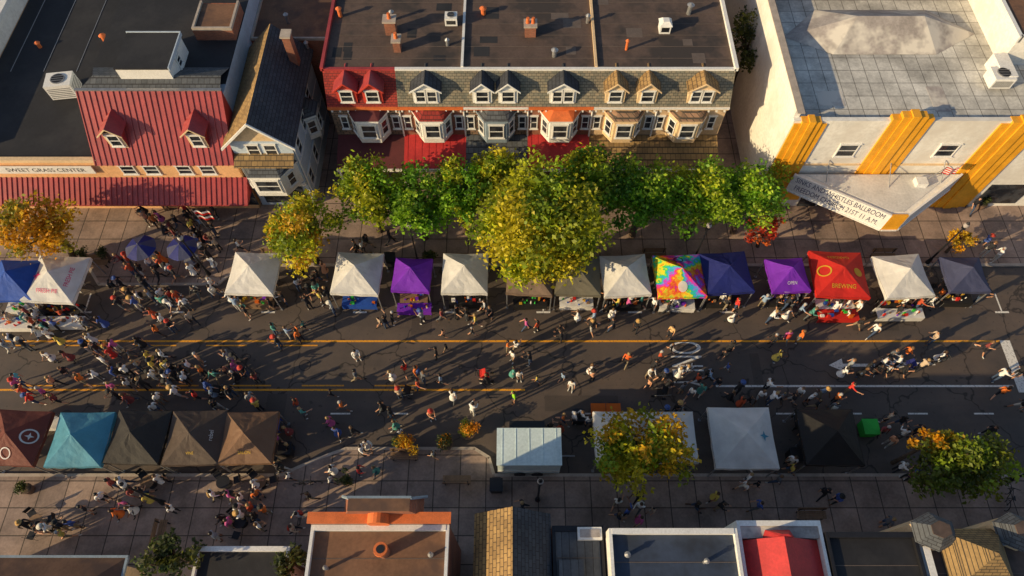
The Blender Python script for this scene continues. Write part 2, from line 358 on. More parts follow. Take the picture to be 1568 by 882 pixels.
    g('porch_floor',CONC).box(x0+.003,x1-.003,pf-.1,FY-.003,.12,.38)
    for k in range(3): g('steps',KERB).box(cx+.6,cx+1.8,pf-.45-.3*k+.3,pf-.101-.3*k+.3-.05,.12,.32-.09*k)
    g.done()
def chimney(px,py,z,w,d,h,mat=BRICK,caps=2,name='chimney'):
    x,y=survey(px,py,z+h/2); g=G(name,(x,y,z))
    g('stack',mat).box(-w/2,w/2,-d/2,d/2,-.05,h); g('cap',KERB).box(-w/2-.08,w/2+.08,-d/2-.08,d/2+.08,h+.001,h+.12)
    for k in range(caps): g('pots',TERRA).cyl(-w/2+w*(k+.5)/caps,0,h+.12,h+.5,.13,.1)
    g.done()
chimney(598,40,8.76,.7,.6,1.0,BRICK,1);chimney(608,68,8.76,.45,.6,.8,BRICK,1)
chimney(812,45,8.76,.7,.6,.8,BRICK,2)
def acunit(px,py,z,w,d,h,rz=0,fan=True):
    x,y=survey(px,py,z+h/2); g=G('air_conditioner',(x,y,z),math.radians(rz)); b=g('cabinet',WHITE); b.box(-w/2,w/2,-d/2,d/2,.12,h)
    g('base_rails',METAL).box(-w/2,w/2,-d/2+.1,-d/2+.2,0,.118); g('base_rails',METAL).box(-w/2,w/2,d/2-.2,d/2-.1,0,.118)
    g('fan_ring',METAL).cyl(0,0,h+.001,h+.06,min(w,d)*.36,None,20); g('fan',DARKM).cyl(0,0,h+.06,h+.07,min(w,d)*.31,None,20)
    for k in range(6): g('grille',DARKM).box(-w/2+.1,w/2-.1,-d/2-.01,-d/2-.001,.25+k*(h-.4)/6,.29+k*(h-.4)/6); g('grille',DARKM).box(w/2+.001,w/2+.01,-d/2+.1,d/2-.1,.25+k*(h-.4)/6,.29+k*(h-.4)/6)
    for k in range(3):
        g('guard',METAL).box(-min(w,d)*.33,min(w,d)*.33,-.015+(k-1)*.2,.015+(k-1)*.2,h+.072,h+.085)
    g.done()
acunit(691,30,8.76,.8,.7,.7); acunit(97,132,5.3,1.7,1.3,1.3,8)
def vent(px,py,z,r=.13,h=.5,mat=METAL,hood=False):
    x,y=survey(px,py,z+h/2); g=G('roof_vent',(x,y,z)); g('pipe',mat).cyl(0,0,0,h,r)
    g('cap',mat).cyl(0,0,h+.06,h+.2,r*1.6,r*.3)
    for k in range(4): g('struts',mat).box(r*.8*math.cos(k*1.57)-.015,r*.8*math.cos(k*1.57)+.015,r*.8*math.sin(k*1.57)-.015,r*.8*math.sin(k*1.57)+.015,h,h+.06)
    g.done()
for a in ((685,66,8.76),(849,82,8.76),(1056,15,8.76),(740,18,8.76),(960,70,8.76),(600,25,8.76),(470,70,7.0),(376,40,7.0),(520,20,8.76),(440,30,7.0),(900,30,8.76),(60,70,5.3),(160,60,5.3),(240,25,5.3)): vent(*a,r=random.uniform(.08,.16),h=random.uniform(.35,.8),mat=random.choice([TERRA,METAL]))
x,y=survey(1018,40,9.1); g=G('roof_hatch',(x,y,8.76)); g('box',WHITE).box(-.35,.35,-.35,.35,0,.6); g('hood',WHITE).prism([(-.42,-.42),(.42,-.42),(.42,.42),(-.42,.42)],.601,.85,None,[(-.2,-.2),(.2,-.2),(.2,.2),(-.2,.2)]); g('louvre',DARKM).box(-.25,.25,-.36,-.351,.15,.5); g.done()
# ---------------------------------------------------------------- left shop (red metal roof)
g=G('shop_building'); X0,X1=-26.6,-17.9
g('walls',PEACH).box(X0,X1,28.1,44,0,5.3)
g('upper_walls',PALEB).box(X0+.003,X1-.003,30.6,44,5.302,8.55)
rf=g('red_roof',REDMET)
rf.add([(X0-.15,27.8,5.25),(X1+.1,27.8,5.25),(X1+.1,30.6,9.0),(X0-.15,30.6,9.0),(X0-.15,30.6,5.25),(X1+.1,30.6,5.25)],[(0,1,2,3),(0,3,4),(1,5,2),(0,4,5,1)])
n_=24
for k in range(n_+1):
    xx=X0-.12+(X1-X0+.18)*k/n_
    rf.add([(xx-.03,27.78,5.31),(xx+.03,27.78,5.31),(xx+.03,30.6,9.09),(xx-.03,30.6,9.09),(xx-.03,27.8,5.2),(xx+.03,27.8,5.2),(xx+.03,30.6,8.97),(xx-.03,30.6,8.97)],[(0,1,2,3),(0,4,5,1),(1,5,6,2),(0,3,7,4)])
g('grey_cap',GREYX).add([(X0,30.6,9.002),(X1,30.6,9.002),(X1,31.5,9.35),(X0+.8,31.5,9.35),(X0,33,8.6),(X1,33,8.6)],[(0,1,2,3),(3,2,5,4)])
g('roof',ROOFK).box(X0+.01,X1-.01,31.6,43.9,8.552,8.62)
for px in (178,303):
    dx=(px-784)*42.8/1045; M=T(dx,28.5,6.2,SOUTH)
    g('dormer_walls',REDMET).box(-.55,.55,-2.2,0,0,1.35,M); g('dormer_gable',REDMET).add([(-.55,0,1.352),(.55,0,1.352),(0,0,1.85)],[(0,1,2),(2,1,0)],M)
    g('dormer_roof',REDMET).gable(-.75,.75,-2.4,.25,1.3,1.95,.06,M)
    g('dormer_trim',CREAM).gable(-.77,.77,.251,.29,1.29,1.96,.1,M)
    g('dormer_face',CREAM).box(-.54,.54,.002,.03,0,1.35,M); win(g,M@T(0,.031,.2),.75,1.0)
for px in (202,237,287,322): win(g,T((px-784)*45/1045,28.1,4.05,SOUTH),.95,.85)
def awning(g,x0,x1,y0,y1,z0,z1,n):
    a=g('awning',REDMET); a.add([(x0,y0,z0),(x1,y0,z0),(x1,y1,z1),(x0,y1,z1),(x0,y0,z0-.1),(x1,y0,z0-.1),(x1,y1,z0-.1),(x0,y1,z0-.1)],[(0,1,2,3),(0,4,5,1),(1,5,6,2),(3,7,4,0),(7,6,5,4)])
    for k in range(n+1):
        xx=x0+.02+(x1-x0-.04)*k/n; a.add([(xx-.025,y0-.01,z0+.06),(xx+.025,y0-.01,z0+.06),(xx+.025,y1,z1+.06),(xx-.025,y1,z1+.06),(xx-.025,y0,z0-.05),(xx+.025,y0,z0-.05),(xx+.025,y1,z1-.02),(xx-.025,y1,z1-.02)],[(0,1,2,3),(0,4,5,1),(1,5,6,2),(0,3,7,4)])
awning(g,-26.7,-17.6,26.55,28.098,2.65,3.65,26)
for k in range(5): g('shopfront_glass',GLASS).box(-26+k*1.7,-24.6+k*1.7,28.05,28.098,.6,2.4)
g('ridge',METAL).box(X0-.15,X1+.1,30.5,30.68,9.05,9.13)
g.done()
x,y=-22.4,32.8
g=G('roof_penthouse',(x,y,8.55)); g('walls',WHITE).box(-1.6,1.6,-1.5,1.5,0,1.5); g('roof',ROOFK).box(-1.65,1.65,-1.55,1.55,1.502,1.6); g('parapet',PALEB).box(-1.7,1.7,1.552,1.62,1.4,1.66); g('parapet',WHITE).box(1.652,1.72,-1.55,1.55,1.4,1.66); win(g,T(1.6,0,.4,EAST),.6,.7); g.done()
g=G('grass_center_building'); g('walls',PEACH).box(-36.3,-26.61,28.1,60,0,5.3); g('roof',ROOFK).box(-36.2,-26.75,28.3,59.9,5.302,5.34); g('parapet',CREAM).box(-36.3,-26.62,27.98,28.28,5.302,5.55)
awning(g,-36.4,-26.71,26.55,28.098,2.65,3.65,28)
g('sign_board',WHITE).box(-33.5,-27.2,27.9,27.978,4.3,5.0)
vs,fs=road_text('SWEET GRASS CENTER',0,0,.5,0); g('sign_text',DARKM).add(vs,fs,Matrix.Translation((-30.3,27.894,4.65))@Matrix.Rotation(math.radians(90),4,'X'))
for k in range(5): g('shopfront_glass',GLASS).box(-35.5+k*1.8,-34.1+k*1.8,28.05,28.098,.6,2.4)
for k in range(4): g('roof_seams',METAL).box(-35+k*2.3,-34.96+k*2.3,36,59,5.342,5.37)
g.done()
g=G('white_building'); g('walls',STUC).box(-60,-36.32,28.2,60,0,6.4); g('roof',ROOFD).box(-59.8,-36.8,28.5,59.8,6.402,6.45); g('parapet',WHITE).box(-36.8,-36.3,28.2,60,6.402,6.75); g.done()
for (x0,x1,y0,y1,z,mt) in ((-17.88,-12.35,37.2,60,7.0,ROOFB),(-20.5,-17.95,35.4,38,9.4,ROOFB),(-26.6,-17.9,44.01,62,6.5,ROOFK)):
    g=G('rear_extension'); g('walls',BRICK).box(x0,x1,y0,y1,0,z); g('roof',mt).box(x0+.15,x1-.15,y0+.15,y1-.15,z+.001,z+.06); p_=g('coping',KERB)
    p_.box(x0,x1,y0,y0+.14,z+.001,z+.2);p_.box(x1-.14,x1,y0+.141,y1,z+.001,z+.2);p_.box(x0,x0+.14,y0+.141,y1,z+.001,z+.2); g.done()
# gabled house
g=G('gabled_house'); X0,X1=-17.75,-13.95
g('walls',PALEB).box(X0,X1,28.4,36.4,0,6.9)
g('gable_wall',CREAM).add([(X0,28.4,6.902),(X1,28.4,6.902),((X0+X1)/2,28.4,8.7),(X0,36.4,6.902),(X1,36.4,6.902),((X0+X1)/2,36.4,8.7)],[(0,1,2),(3,5,4),(0,2,5,3),(1,4,5,2)])
xm=(X0+X1)/2
for nm,mt,a,za,b,zb in (('roof_west_lit_tone',TANSH,X0-.35,6.75,xm,8.95),('roof_east_shade_tone',GRYSH,xm,8.95,X1+.35,6.75)):  # sunlit and shaded slopes of one roof, painted as two shingle colours
    g(nm,mt).add([(a,28.0,za-.12),(b,28.0,zb-.12),(b,36.6,zb-.12),(a,36.6,za-.12),(a,28.0,za),(b,28.0,zb),(b,36.6,zb),(a,36.6,za)],[(0,3,2,1),(4,5,6,7),(0,1,5,4),(1,2,6,5),(2,3,7,6),(3,0,4,7)])
g('rake_trim',WHITE).gable(X0-.4,X1+.4,27.9,27.998,6.74,8.98,.2)
for k in range(4): g('siding_lines',WHITE).box(X1+.002,X1+.03,28.5,36.3,1.2+k*1.6,1.26+k*1.6)
win(g,T(-16.4,28.4,5.6,SOUTH),.8,1.0); win(g,T(-15.3,28.4,5.6,SOUTH),.8,1.0)
g('pent_roof',TANSHX).add([(X0,27.5,5.35),(X1,27.5,5.35),(X1,28.398,5.75),(X0,28.398,5.75)],[(0,1,2,3)])
bay(g,-15.9,28.39,2.9,4.85,WHITE,GREYX,1.85,.95,1.25,zr=5.4)
g('shop_window',GLASS).box(-17.3,-14.4,28.33,28.397,.5,2.5)
g('shop_cornice',WHITE).box(-17.7,-14,28.2,28.397,2.55,2.85)
for yy in (29.5,31.5,33.8): win(g,T(X1,yy,4.6,EAST),.8,1.3); win(g,T(X1,yy,1.4,EAST),.8,1.4)
bay(g,X1-.01,32.6,3.2,5.2,PALEB,GREYX,.9,.5,.7,deg=EAST)
g('chimney',BRICK).box(-14.6,-14.1,34.5,35.1,7,9.6); g('chimney_cap',KERB).box(-14.68,-14.02,34.42,35.18,9.6,9.72)
g('downpipe',WHITE).cyl(X1+.08,28.5,0,6.7,.05)
g.done()
# ---------------------------------------------------------------- theatre
g=G('theatre_building'); X0,X1,Y0=16.9,38,28.3
g('walls',STUC).box(X0,X1,Y0,55,0,8.3)
g('parapet',STUC).box(X0,X1,Y0,Y0+.3,8.302,8.85); g('parapet',STUC).box(X0,X0+.35,Y0+.301,55,8.302,9.5)
g('roof',WROOF).box(X0+.36,X1,Y0+.31,54.8,8.302,8.34)
g('coping',KERB).box(X0-.05,X0+.4,Y0-.04,55,9.502,9.56)
def fin(x0,x1,zt,d=.3):
    w=x1-x0
    for k,(a,b,dd,dz) in enumerate(((0,.2,.10,-.35),(.2,.4,.17,-.12),(.4,.6,.25,0),(.6,.8,.17,-.12),(.8,1,.10,-.35))):
        g('gold_fins',GOLD).box(x0+w*a+.012,x0+w*b-.012,Y0-dd,Y0+.32+dd*.2,.0+.15,zt+dz)
fin(16.95,18.95,9.0); fin(22.7,25.2,9.45); fin(29.4,32.2,9.0)
for px in (21.2,27.5): win(g,T(px,Y0,5.6,SOUTH),1.25,1.15);
g('band',CREAM).box(19,22.6,Y0-.06,Y0-.002,4.7,4.85); g('band',CREAM).box(25.25,29.3,Y0-.06,Y0-.002,4.7,4.85)
for k in range(5): g('entrance_doors',GLASS).box(20.2+k*1.45,21.5+k*1.45,Y0-.05,Y0-.003,.15,2.6)
g('poster_case',GOLD).box(19.0,20.0,Y0-.1,Y0-.003,1,2.5); g('poster_case',GOLD).box(28,29,Y0-.1,Y0-.003,1,2.5)
g('shop_windows',GLASS).box(32.6,35.5,Y0-.05,Y0-.003,.5,2.6)
g('hip_roof',GREYW).add([(17.9,36,8.36),(20.8,34.4,8.36),(27.5,34.4,8.36),(30.6,36.3,8.36),(28,38.6,8.36),(20.5,38.6,8.36),(22.3,36.4,9.7),(26.6,36.4,9.7)],[(0,1,6),(1,2,7,6),(2,3,7),(3,4,7),(4,5,6,7),(5,0,6)])
g('stage_house',ROOFD).box(17.5,30,40.5,54,8.342,10.2); g('stage_coping',KERB).box(17.4,30.1,40.3,40.498,10.0,10.35)
g('east_block',STUC).box(31.2,38,33.5,55,8.342,10.6); g('east_coping',WHITE).box(31.1,38.1,33.3,33.498,10.3,10.75); g('east_coping',WHITE).box(30.95,31.198,33.3,55,10.3,10.75); g('east_roof',ROOFB).box(31.3,38,33.6,54.9,10.602,10.64)
g('east_step',WHITE).box(30.3,31.19,31.5,33.49,8.342,9.3)
g('roof_patches',GREYW).box(19,20.6,30,31.2,8.341,8.35); g('roof_patches',GREYW).box(26,27,29.5,31.6,8.341,8.35)
g.done()
acunit(1530,120,8.34,1.3,1.1,.9)
g=G('theatre_marquee')
P=[(18.6,28.0),(24.1,24.75),(25.1,24.75),(29.5,28.0)]
g('canopy',STUC).prism(P,2.85,4.1)
Pi=[(19.3,27.95),(24.2,25.0),(24.95,25.0),(28.8,27.95)]
g('deck',plain('pale_deck',(.66,.64,.60),.8,.2,.8)).prism(Pi,4.101,4.13)
for i in range(3):
    a=Vector(P[i]+(0,));b=Vector(P[i+1]+(0,));d=b-a; M=Matrix.Translation(a)@Matrix.Rotation(math.atan2(d.y,d.x),4,'Z')
    g('rim' if i!=1 else 'gold_tip',WHITE if i!=1 else GOLD).box(-.02,d.length+.02,-.14,-.002,2.6,4.22,M)
    g('soffit_trim',GOLD if i!=0 else WHITE).box(0,d.length,-.2,-.141,2.55,2.66,M)
a=Vector(P[0]+(0,));b=Vector(P[1]+(0,));d=b-a; ang=math.atan2(d.y,d.x)
for k,tx in enumerate(('SINKS AND WHISTLES BALLROOM','FREEDOM CHURCH 21ST 11 A.M.')):
    vs,fs=road_text(tx,0,0,.66,0)
    M=Matrix.Translation(a+d*.5)@Matrix.Rotation(ang,4,'Z')@Matrix.Translation((0,-.146,3.83-.72*k))@Matrix.Rotation(math.radians(90),4,'X')@Matrix.Diagonal((.58,1,1,1))
    g('letters',plain('blue_letters',(.01,.02,.10),.5)).add(vs,fs,M)
g('roof_box',WHITE).box(26.2,26.9,26.9,27.5,4.131,4.5)
for k in (20.5,24.5,28): g('tie_rods',METAL).tube((k,28.28,5.2),(k,26.9 if k==24.5 else 27.3,4.1),.03)
g.done()
def flagpole(x,y,z,h,lean,cols,fw=1.0,fh=.6):
    g=G('flag',(x,y,z)); g('pole',METAL).tube((0,0,0),(lean,-lean*.3,h),.03,.02)
    for k in range(7):
        b=g('stripe_%d'%(k%len(cols)),cols[k%len(cols)])
        z0=h-fh*(k+1)/7;z1=h-fh*k/7; vs=[];fs=[]
        for q in range(7):
            xx=lean*.9+fw*q/6; yy=-lean*.3+.08*math.sin(q*1.5); vs+=[(xx,yy,z0-.08*q/6),(xx,yy,z1-.08*q/6)]
        for q in range(6): fs.append((2*q,2*q+2,2*q+3,2*q+1))
        b.add(vs,fs)
    g.done()
RED=fabric('red_cloth',(.75,.03,.02));WC=fabric('white_cloth',(.88,.86,.82));BLK=fabric('black_cloth',(.022,.02,.02));NAVY=fabric('navy_cloth',(.02,.03,.22))
flagpole(26.9,27.4,4.13,1.6,.5,[RED,WC]);
x,y=survey(330,365,.2); flagpole(x,y,.13,3.4,-.3,[BLK,WC,RED],1.0,1.3)
# ---------------------------------------------------------------- south buildings
def bldg(name,x0,x1,y1,z,roofm,wallm_,cop=WHITE,par=.3,y0=-12):
    g=G(name); g('walls',wallm_).box(x0,x1,y0,y1,0,z); g('roof',roofm).box(x0+.15,x1-.15,y0+.1,y1-.25,z+.001,z+.05)
    c=g('coping',cop); c.box(x0,x0+.14,y0,y1,z+.002,z+par); c.box(x1-.14,x1,y0,y1,z+.002,z+par); c.box(x0+.141,x1-.141,y1-.24,y1,z+.002,z+par+.02)
    for k in range(int((x1-x0)/1.6)):
        xx=x0+.9+k*1.6
        if xx<x1-.7: win(g,T(xx,y1,4.3 if z>6 else 2.4,0),.9,1.4 if z>6 else .9); g('shop_glass',GLASS).box(xx-.6,xx+.6,y1+.002,y1+.03,.6,2.2)
    for k in range(6): g('roof_seams',SEAM).box(x0+.16,x1-.16,y1-1.4-k*1.2,y1-1.37-k*1.2,z+.051,z+.062)
    return g
g=bldg('brick_building',-8.95,-2.8,5.25,7.9,ROOFB,BRICK,WHITE,.3)
g('front_parapet',BRICK).box(-8.95,-2.8,5.26,5.62,7.4,8.55); g('front_coping',TERRA).box(-9.05,-2.7,5.24,5.72,8.552,8.66)
g('pediment',BRICK).add([(-7.6,5.63,8.0),(-4.0,5.63,8.0),(-4.5,5.63,9.35),(-7.1,5.63,9.35),(-7.6,6.5,8.0),(-4.0,6.5,8.0),(-4.5,6.1,9.35),(-7.1,6.1,9.35)],[(3,2,1,0),(4,5,6,7),(3,7,6,2),(0,4,7,3),(1,2,6,5)])
g('pediment_roof',ROOFB).prism([(-7.15,5.62),(-4.45,5.62),(-4.45,6.15),(-7.15,6.15)],9.352,9.42)
g('pediment_trim',BLUEG).box(-7.2,-4.4,6.152,6.25,9.3,9.47)
for s_ in ((-7.72,-7.1),(-3.88,-4.45)):
    g('pediment_trim',BLUEG).tube((s_[0],6.5,8.1),(s_[1],6.15,9.4),.07)
g('parapet_arch',TERRA).cyl(0,0,0,.5,.5,None,20,Matrix.Translation((-5.9,5.2,8.55))@Matrix.Rotation(math.radians(-90),4,'X'))
g.done()
x,y=survey(585,843,8.6); g=G('chimney',(x,y,7.95)); g('stack',BRICK).cyl(0,0,0,1.0,.26,.24,14); g('cap',TERRA).cyl(0,0,1.001,1.12,.32,.3,14); g('flue',DARKM).cyl(0,0,1.121,1.14,.18,None,14); g.done()
vent(500,870,7.95,.07,.4);vent(660,850,7.95,.08,.3)
g=G('gabled_shop'); g('walls',PALEB).box(-1.5,1.6,-12,5.6,0,7)
g('gable_wall',PALEB).add([(-1.5,5.6,7.002),(1.6,5.6,7.002),(.05,5.6,8.5)],[(0,2,1)])
for nm,mt,a,za,b,zb in (('roof_west_lit_tone',TANSH,-1.75,6.95,.02,8.7),('roof_east_shade_tone',GRYSH,.02,8.7,1.8,6.95)):  # sun side coloured tan, shade side dark grey: light put into the colour
    g(nm,mt).add([(a,-12,za-.12),(b,-12,zb-.12),(b,5.95,zb-.12),(a,5.95,za-.12),(a,-12,za),(b,-12,zb),(b,5.95,zb),(a,5.95,za)],[(0,3,2,1),(4,5,6,7),(0,1,5,4),(1,2,6,5),(2,3,7,6),(3,0,4,7)])
win(g,T(0,5.6,4.2,0),1,1.4); g.done()
g=bldg('flat_roof_shop',1.85,4.2,5.4,6.9,GREYX,BRICK,DARKM,.15); g('skylight',WHITE).box(3.0,4.1,4.75,5.3,6.96,7.3); g('skylight_glass',GREYW).box(3.1,4.0,4.85,5.2,7.302,7.33)
g('roof_steps',GREYX).box(2.1,3.2,3.0,3.9,6.96,7.3);g.done()
g=bldg('blue_roof_shop',4.3,10.0,5.1,7.9,ROOFBL,STUC,WHITE,.32);g.done()
vent(1080,860,7.95,.08,.4);vent(960,850,7.95,.09,.3)
g=bldg('red_roof_shop',10.15,13.95,5.5,7.3,ROOFD,STUC,WHITE,.5); g('front_deck',GREYW).box(10.3,13.8,4.75,5.25,7.36,7.75)
g('red_roof',REDPORCH).gable(10.3,13.8,-11.9,4.7,7.4,8.6,.1,None,11.9); g('red_gable',REDPORCH).add([(10.3,4.69,7.3),(13.8,4.69,7.3),(11.9,4.69,8.55)],[(0,2,1),(0,1,2)])
g('red_turret',REDPORCH).prism([(11.2,4.71),(12.7,4.71),(12.5,5.1),(11.4,5.1)],7.76,8.6,None,[(11.7,4.71),(12.2,4.71),(12.1,4.8),(11.8,4.8)])
g.done()
g=bldg('dark_roof_shop',14.05,18.1,5.0,7.6,ROOFK,BRICK,DARKM,.25);g.done()
g=bldg('turreted_shop',18.2,27,4.7,7.4,ROOFD,CREAM,BLUEG,.3)
for cx in (18.9,22.6):
    pts=[(cx+.95*math.cos(math.radians(60*k+30)),5.0+.75*math.sin(math.radians(60*k+30))) for k in range(6)]
    g('turret_walls',CREAM).prism(pts,0,7.9); p2=[(cx+(a-cx)*1.15,5+(b-5)*1.15) for a,b in pts]; p3=[(cx+(a-cx)*.5,5+(b-5)*.5) for a,b in pts]
    g('turret_roof',GREYX).prism(p2,7.901,8.5,None,p3)
    g('turret_cap',ROOFD).prism(p3,8.501,8.56)
g('pyramid_roof',TANSHX).add([(19.2,2.6,7.5),(22.1,2.6,7.5),(22.1,5.2,7.5),(19.2,5.2,7.5),(20.6,3.9,9.3)],[(0,1,4),(1,2,4),(2,3,4),(3,0,4)])
g('gutter',WHITE).box(18.3,18.6,0,4.4,7.45,7.8)
g.done()
g=bldg('corner_shop',27.1,40,5.0,7.0,ROOFK,BRICK);g.done()
g=bldg('low_building',-15.6,-11.0,4.9,3.9,ROOFK,STUC,WHITE,.25,-12); g.done()
g=G('brown_roof_house'); g('walls',CREAM).box(-28,-19.9,-10,4.2,0,3.0)
g('hip_roof',ROOFB).add([(-28.3,-10,3.0),(-19.6,-10,3.0),(-19.6,4.5,3.0),(-28.3,4.5,3.0),(-25.5,2.0,4.2),(-22.4,2.0,4.2),(-25.5,-9,4.2),(-22.4,-9,4.2)],[(3,4,5,2),(2,5,7,1),(4,3,0,6),(4,6,7,5)])
g('gutter',BLUEG).box(-28.4,-19.5,4.5,4.62,2.9,3.05); g('gutter',BLUEG).box(-19.6,-19.48,-10,4.49,2.9,3.05)
win(g,T(-22,4.2,1.2,0),1.2,1.4); g.done()
# ---------------------------------------------------------------- trees
def leafmesh(name,centers,n_per,lsize,cols,spread):
    P=[];C=[]
    for (c,r) in centers:
        k=max(30,int(n_per*r*r)); d=rng.normal(size=(k,3)); d/=np.linalg.norm(d,axis=1)[:,None]
        rad=r*(1-.55*rng.random(k)**1.8)*(1+.22*rng.normal(size=k)); p=np.array(c)+d*rad[:,None]*np.array([1,1,.8])
        P.append(p); base=np.array(cols[rng.integers(len(cols))]); cc=base*(.75+.5*rng.random())
        col=cc[None,:]*(.6+.8*rng.random((k,1))); C.append(col)
    P=np.concatenate(P);C=np.clip(np.concatenate(C),0,.9); n=len(P)
    a=rng.normal(size=(n,3)); a/=np.linalg.norm(a,axis=1)[:,None]; a[:,2]*=.6
    b=rng.normal(size=(n,3)); b=np.cross(a,b); b/=np.linalg.norm(b,axis=1)[:,None]
    s=(lsize*(.6+.8*rng.random(n)))[:,None]
    V=np.stack([P-a*s,P+b*s*.6,P+a*s,P-b*s*.6],1).reshape(-1,3)
    me=bpy.data.meshes.new(name); me.vertices.add(4*n); me.vertices.foreach_set('co',V.ravel().astype(np.float32))
    me.loops.add(4*n); me.loops.foreach_set('vertex_index',np.arange(4*n,dtype=np.int32)); me.polygons.add(n)
    me.polygons.foreach_set('loop_start',np.arange(0,4*n,4,dtype=np.int32)); me.polygons.foreach_set('loop_total',np.full(n,4,dtype=np.int32))
    me.update(calc_edges=True); at=me.attributes.new('leafcol','FLOAT_COLOR','FACE')
    at.data.foreach_set('color',np.concatenate([C,np.ones((n,1))],1).ravel().astype(np.float32)); me.materials.append(LEAF); return me
GREEN=[(.18,.37,.015),(.13,.30,.015),(.25,.44,.02),(.10,.23,.015),(.34,.47,.025)]
YG=[(.46,.46,.015),(.34,.39,.015),(.22,.31,.015),(.58,.49,.02)]
YGO=[(.66,.38,.015),(.54,.36,.015),(.28,.26,.02),(.72,.34,.01)]
RD=[(.50,.05,.02),(.34,.04,.02),(.55,.12,.02)]
DK=[(.06,.085,.02),(.10,.11,.02),(.045,.065,.02)]
MID=[(.16,.20,.02),(.10,.14,.02),(.26,.26,.02)]
def tree(name,x,y,zc,rx,ry,rz,cols,trunk_h=None,nl=50,dens=240,ls=.13,zb=.13):
    g=G(name,(x,y,zb)); zc-=zb; cs=[]
    R=(rx+ry)/2
    for k in range(nl):
        d=rng.normal(size=3); d/=np.linalg.norm(d); q=rng.random()**.42*.86
        c=(d[0]*rx*q*(1+.1*rng.normal()),d[1]*ry*q*(1+.1*rng.normal()),zc+d[2]*rz*q); cs.append((c,min(R,rz*1.3)*rng.uniform(.16,.36)))
    T_=g('trunk',BARK); zt=max(.5,zc-rz*.55); tr=max(.05,.055*R+.03)
    pts=[(0,0,0),(.05*R*rng.normal(),.05*R*rng.normal(),zt*.5),(0,0,zt)]
    T_.tube(pts[0],pts[1],tr*1.35,tr,8);T_.tube(pts[1],pts[2],tr,tr*.8,8)
    T_.tube(pts[2],(0,0,zc+rz*.4),tr*.8,tr*.2,7)
    for (c,r) in cs[:18]:
        s=(0,0,zt+(c[2]-zt)*.25*rng.random()); mid=tuple(s[i]*.5+c[i]*.5+(.1*R*rng.normal() if i<2 else .05) for i in range(3))
        T_.tube(s,mid,tr*.45,tr*.28,5);T_.tube(mid,c,tr*.28,tr*.08,5)
    e=g.done(); me=leafmesh('foliage',cs,dens,ls,cols,0); ob=bpy.data.objects.new('foliage',me); COL.objects.link(ob); ob.parent=e
    return e
def T2(px,py,z,rpx,rpy,cols,name='street_tree',fz=.8,**k):
    x,y=survey(px,py,z); s=(CH-z)/(SP-(441-py)/1045*CP)/1045
    return tree(name,x,y,z,rpx*s,rpy*s,rpy*s*fz,cols,**k)
T2(562,292,4.8,60,64,YG+GREEN[2:3]); T2(640,306,4.6,56,62,GREEN); T2(706,294,4.8,52,58,GREEN+YG[:2]); T2(762,262,5.0,44,46,YG)
T2(895,276,5.0,64,56,GREEN+YG[:1]);T2(985,300,4.8,70,70,GREEN); T2(1075,306,4.6,64,66,GREEN+YG[1:2]); T2(1154,294,4.8,60,64,GREEN)
T2(832,334,6.0,104,100,YG,nl=90,dens=230,ls=.15)
T2(460,348,4.4,60,64,YG+YGO[:1]); T2(60,350,4.2,82,52,YGO,nl=56)
T2(1175,352,2.2,38,26,RD,ls=.11,nl=22,dens=420); T2(1470,366,1.8,24,22,YGO,name='young_tree',ls=.1,nl=16,dens=600)
T2(980,690,4.2,96,62,YGO[:2]+YG,nl=70,zb=.13); T2(1478,712,4.0,104,60,MID+YG[2:3],nl=64)
T2(1430,676,4.6,46,26,YGO,nl=22)
T2(262,852,4.5,60,40,DK,nl=36); T2(447,862,4,34,32,DK,nl=22); T2(1150,60,6,36,60,DK,nl=24); T2(1183,30,7,14,40,GREEN,name='climbing_vine',nl=14,dens=500)
def planter(px,py,cols,r=.45):
    x,y=survey(px,py,.6); g=G('flower_planter',(x,y,.13)); g('pot',plain('clay_pot',(.16,.10,.07),.8)).cyl(0,0,0,.5,r*.6,r*.8,14); g('soil',BARK).cyl(0,0,.501,.52,r*.7,None,14)
    e=g.done(); cs=[((rng.normal()*r*.4,rng.normal()*r*.4,.75+rng.random()*.3),r*.5) for _ in range(9)]
    me=leafmesh('flowers',cs,1500,.06,cols,0); ob=bpy.data.objects.new('flowers',me); COL.objects.link(ob); ob.parent=e
OR=[(.75,.28,.01),(.7,.40,.02),(.15,.2,.02)]
for a in ((621,684,OR,.6),(683,678,DK+OR[:1],.55),(716,660,OR,.65),(160,392,DK,.4),(130,395,DK,.4),(1505,312,DK,.4),(40,748,DK,.4),(530,735,DK,.4),(875,395,DK,.45),(655,395,DK,.45)): planter(*a)
